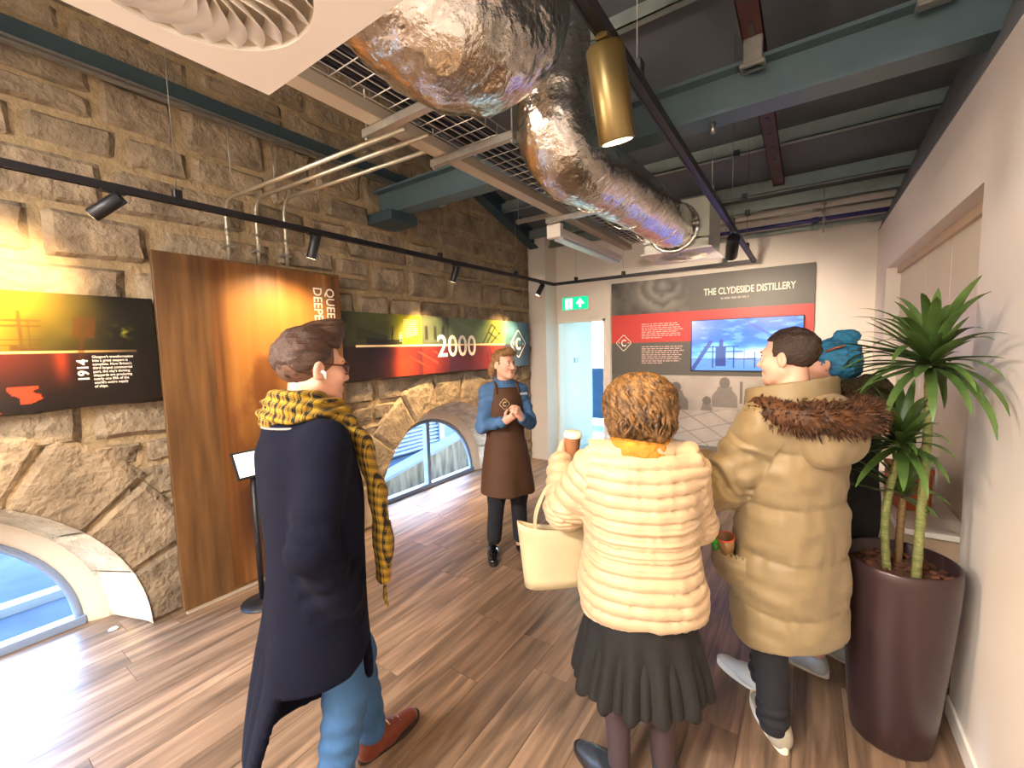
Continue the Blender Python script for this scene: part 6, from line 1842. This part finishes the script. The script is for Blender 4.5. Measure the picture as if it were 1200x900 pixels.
    kf.ell((-0.2, 0.105, 0.765), (0.065, 0.10, 0.105), 0.0)
    X, Y, Z = kf.grid((slice(None),) * 3); kf.v = np.maximum(kf.v, Z - 0.845)
    hol = Field((-0.36, -0.1, 0.66), (-0.05, 0.35, 0.95), 0.0062); hol.ell((-0.203, 0.105, 0.80), (0.05, 0.082, 0.10), 0.0)
    kf.v = np.maximum(kf.v, -hol.v)
    garment('pocket', kf, m_tanc, parka, lambda V: 0.006 * fbm(V, (16, 16, 30), 4, 2), 1)
    tf = Field((-0.26, -0.25, 0.05), (0.26, 0.35, 0.95), 0.007)
    for n in 'lr': tf.chain([J['hip_' + n] - (0, 0, 0.05), J['kn_' + n], J['an_' + n] + (0, 0, 0.015)], [0.085, 0.07, 0.06], 0.025)
    garment('trousers', tf, m_blackcloth, root, lambda V: 0.005 * fbm(V, (9, 9, 7), 5, 2) + 0.005 * np.sin(V[:, 2] * 120) * (V[:, 2] < 0.2))
    m_sn = mat('grey_knit_upper', '#9a917f', 0.75, var=0.1, vscale=20); m_ws = mat('white_foam_sole', '#ece2cd', 0.6)
    shoe(root, (J['an_l'][0], J['an_l'][1] - 0.05), -0.55, m_sn, m_ws, 0.295, 0.10, 0.048, 'sneaker', m_blackcloth, 0.034)
    shoe(root, (J['an_r'][0], J['an_r'][1] - 0.05), 0.05, mat('white_upper', '#cfc9bd', 0.6), m_ws, 0.295, 0.10, 0.048, 'sneaker', None, 0.034)
    M_ = Matrix.Translation(loc) @ Matrix.Rotation(yaw, 4, 'Z')
    c = M_ @ Vector((-0.232, 0.105, 0.80))
    cup = empty('pocket_cup', c, 0, 'clear plastic cup with red rim in the parka pocket', 'cup'); cup.rotation_euler = (0.25, -0.15, 0.3)
    lathe('cup_body', [(0.001, 0.0), (0.024, 0.0), (0.033, 0.085), (0.031, 0.085), (0.022, 0.004), (0.001, 0.004)], mat('tinted_plastic', '#8a6a42', 0.25), cup, 24, cap=False)
    lathe('cup_rim', [(0.0335, 0.083), (0.035, 0.086), (0.0335, 0.091), (0.0315, 0.088)], mat('red_rim', '#d0432c', 0.4), cup, 24, cap=False)
    c = M_ @ Vector((-0.245, 0.155, 0.80))
    bt = empty('small_bottle', c, 0, 'small bottle with bright green cap in the parka pocket', 'bottle')
    lathe('bottle_body', [(0.001, 0.0), (0.018, 0.0), (0.018, 0.03), (0.012, 0.036)], mat('green_bottle', '#3a7a2a', 0.3), bt, 16)
    lathe('bottle_cap', [(0.001, 0.034), (0.017, 0.034), (0.018, 0.05), (0.012, 0.062), (0.001, 0.065)], mat('bright_green_cap', '#3fc02c', 0.4), bt, 16)
person_tan()

# ================= person with blue hair behind the parka
def person_blue():
    loc = Vector((0.13, 2.66, 0)); yaw = math.radians(150 - 90)
    root = empty('person', loc, yaw, 'person with blue hair in a black coat, grey jeans and grey sneakers', 'person')
    J = skel(1.70)
    J['el_l'] = np.array((-0.25, 0.03, 1.08)); J['wr_l'] = np.array((-0.20, 0.22, 1.0)); J['el_r'] = np.array((0.25, 0.03, 1.08)); J['wr_r'] = np.array((0.18, 0.22, 1.0))
    R = rotm(math.radians(10), 0); hs = 0.97
    body_mesh(J, R, hs, root, m_skin2, [(J['wr_l'], (0.3, 0.9, 0), (1, 0, 0), -1), (J['wr_r'], (-0.3, 0.9, 0), (-1, 0, 0), 1)], female=True)
    o = J['head']
    mh = mat('blue_dyed_hair', '#124a6a', 0.45, color2='#2484ad', vscale=14, stretch=(5, 2, 5), bump=0.4, bscale=60)
    f = Field((-0.14, -0.2, -0.14), (0.14, 0.15, 0.22), 0.0045)
    f.ell((0, -0.025, 0.04), (0.086, 0.108, 0.09), 0.0); f.ell((0, -0.06, -0.02), (0.08, 0.075, 0.07), 0.04)
    f.ell((0.0, -0.05, 0.135), (0.04, 0.042, 0.034), 0.02); f.ell((0.02, -0.085, 0.13), (0.03, 0.03, 0.03), 0.02)
    X, Y, Z = f.grid((slice(None),) * 3)
    f.v = np.maximum(f.v, np.minimum(Y - 0.03, 0.06 - Z))
    hair_obj(f, o, R, mh, root, lambda V: 0.006 * vnoise(V, (40, 25, 40), 3) + 0.004 * vnoise(V, (90, 40, 80), 5), s=hs)
    tube('hair_clip', [tuple(o + R @ np.array(p)) for p in ((-0.09, -0.01, 0.055), (-0.092, -0.05, 0.075), (-0.085, -0.085, 0.085))], 0.006, mat('copper_clip', '#b06a4a', 0.3, 0.6), root, 8)
    eyes(root, o, R, hs); brows(root, o, R, mh, hs)
    mb_ = mat('black_wool_coat', '#121214', 0.85, var=0.2, bump=0.3, bscale=120)
    cf = Field((-0.42, -0.35, 0.6), (0.42, 0.4, 1.5), 0.0078)
    cf.loft([(0.64, 0, 0, 0.21, 0.18), (0.85, 0, 0, 0.215, 0.18), (1.05, 0, 0, 0.222, 0.172), (1.25, 0, -0.01, 0.22, 0.16), (1.36, 0, -0.015, 0.18, 0.13), (1.42, 0, -0.015, 0.11, 0.1)], 0.03, p=2.3)
    for n, s in (('l', -1), ('r', 1)):
        cf.chain([J['sh_' + n] + (0, 0, -0.03), J['el_' + n], J['wr_' + n]], [0.088, 0.08, 0.06], 0.03)
        cf.cone(J['sh_' + n] + (0, 0, -0.03), (0.06 * s, -0.02, 1.36), 0.08, 0.075, 0.04)
    coat = garment('black_coat', cf, mb_, root, lambda V: 0.008 * fbm(V, 7, 3, 2))
    m_of = mat('dark_olive_fleece', '#2b2412', 0.9, color2='#4a3d1c', vscale=30, bump=0.8, bscale=90)
    hf = Field((-0.3, -0.36, 1.2), (0.3, 0.25, 1.56), 0.007)
    P = bez([(0.13 * math.cos(a), -0.02 + 0.13 * math.sin(a), 1.43 - 0.03 * math.sin(a)) for a in np.linspace(0, 2 * math.pi, 9)], 4)
    hf.chain([np.array(p) for p in P], [0.06] * len(P), 0.02); hf.ell((0, -0.16, 1.36), (0.19, 0.11, 0.10), 0.05)
    garment('fleece_hood', hf, m_of, coat, lambda V: 0.008 * vnoise(V, 40, 3) + 0.006 * fbm(V, 10, 8, 2))
    jf = Field((-0.26, -0.25, 0.06), (0.26, 0.3, 0.9), 0.007)
    for n in 'lr': jf.chain([J['hip_' + n] - (0, 0, 0.05), J['kn_' + n], J['an_' + n] + (0, 0, 0.05)], [0.08, 0.066, 0.05], 0.025)
    garment('grey_jeans', jf, mat('grey_denim', '#8f8c82', 0.8, var=0.12, vscale=10, bump=0.2, bscale=250), root, lambda V: 0.005 * fbm(V, (9, 9, 6), 5, 2))
    m_g = mat('grey_mesh_upper', '#9aa0a2', 0.7, var=0.12, vscale=25); m_gs = mat('pale_sneaker_sole', '#c9c4bb', 0.6)
    shoe(root, (J['an_l'][0], J['an_l'][1] - 0.05), 0.15, m_g, m_gs, 0.275, 0.095, 0.046, 'sneaker', m_lace, 0.034)
    shoe(root, (J['an_r'][0], J['an_r'][1] - 0.05), -0.1, m_g, m_gs, 0.275, 0.095, 0.046, 'sneaker', m_lace, 0.034)
person_blue()
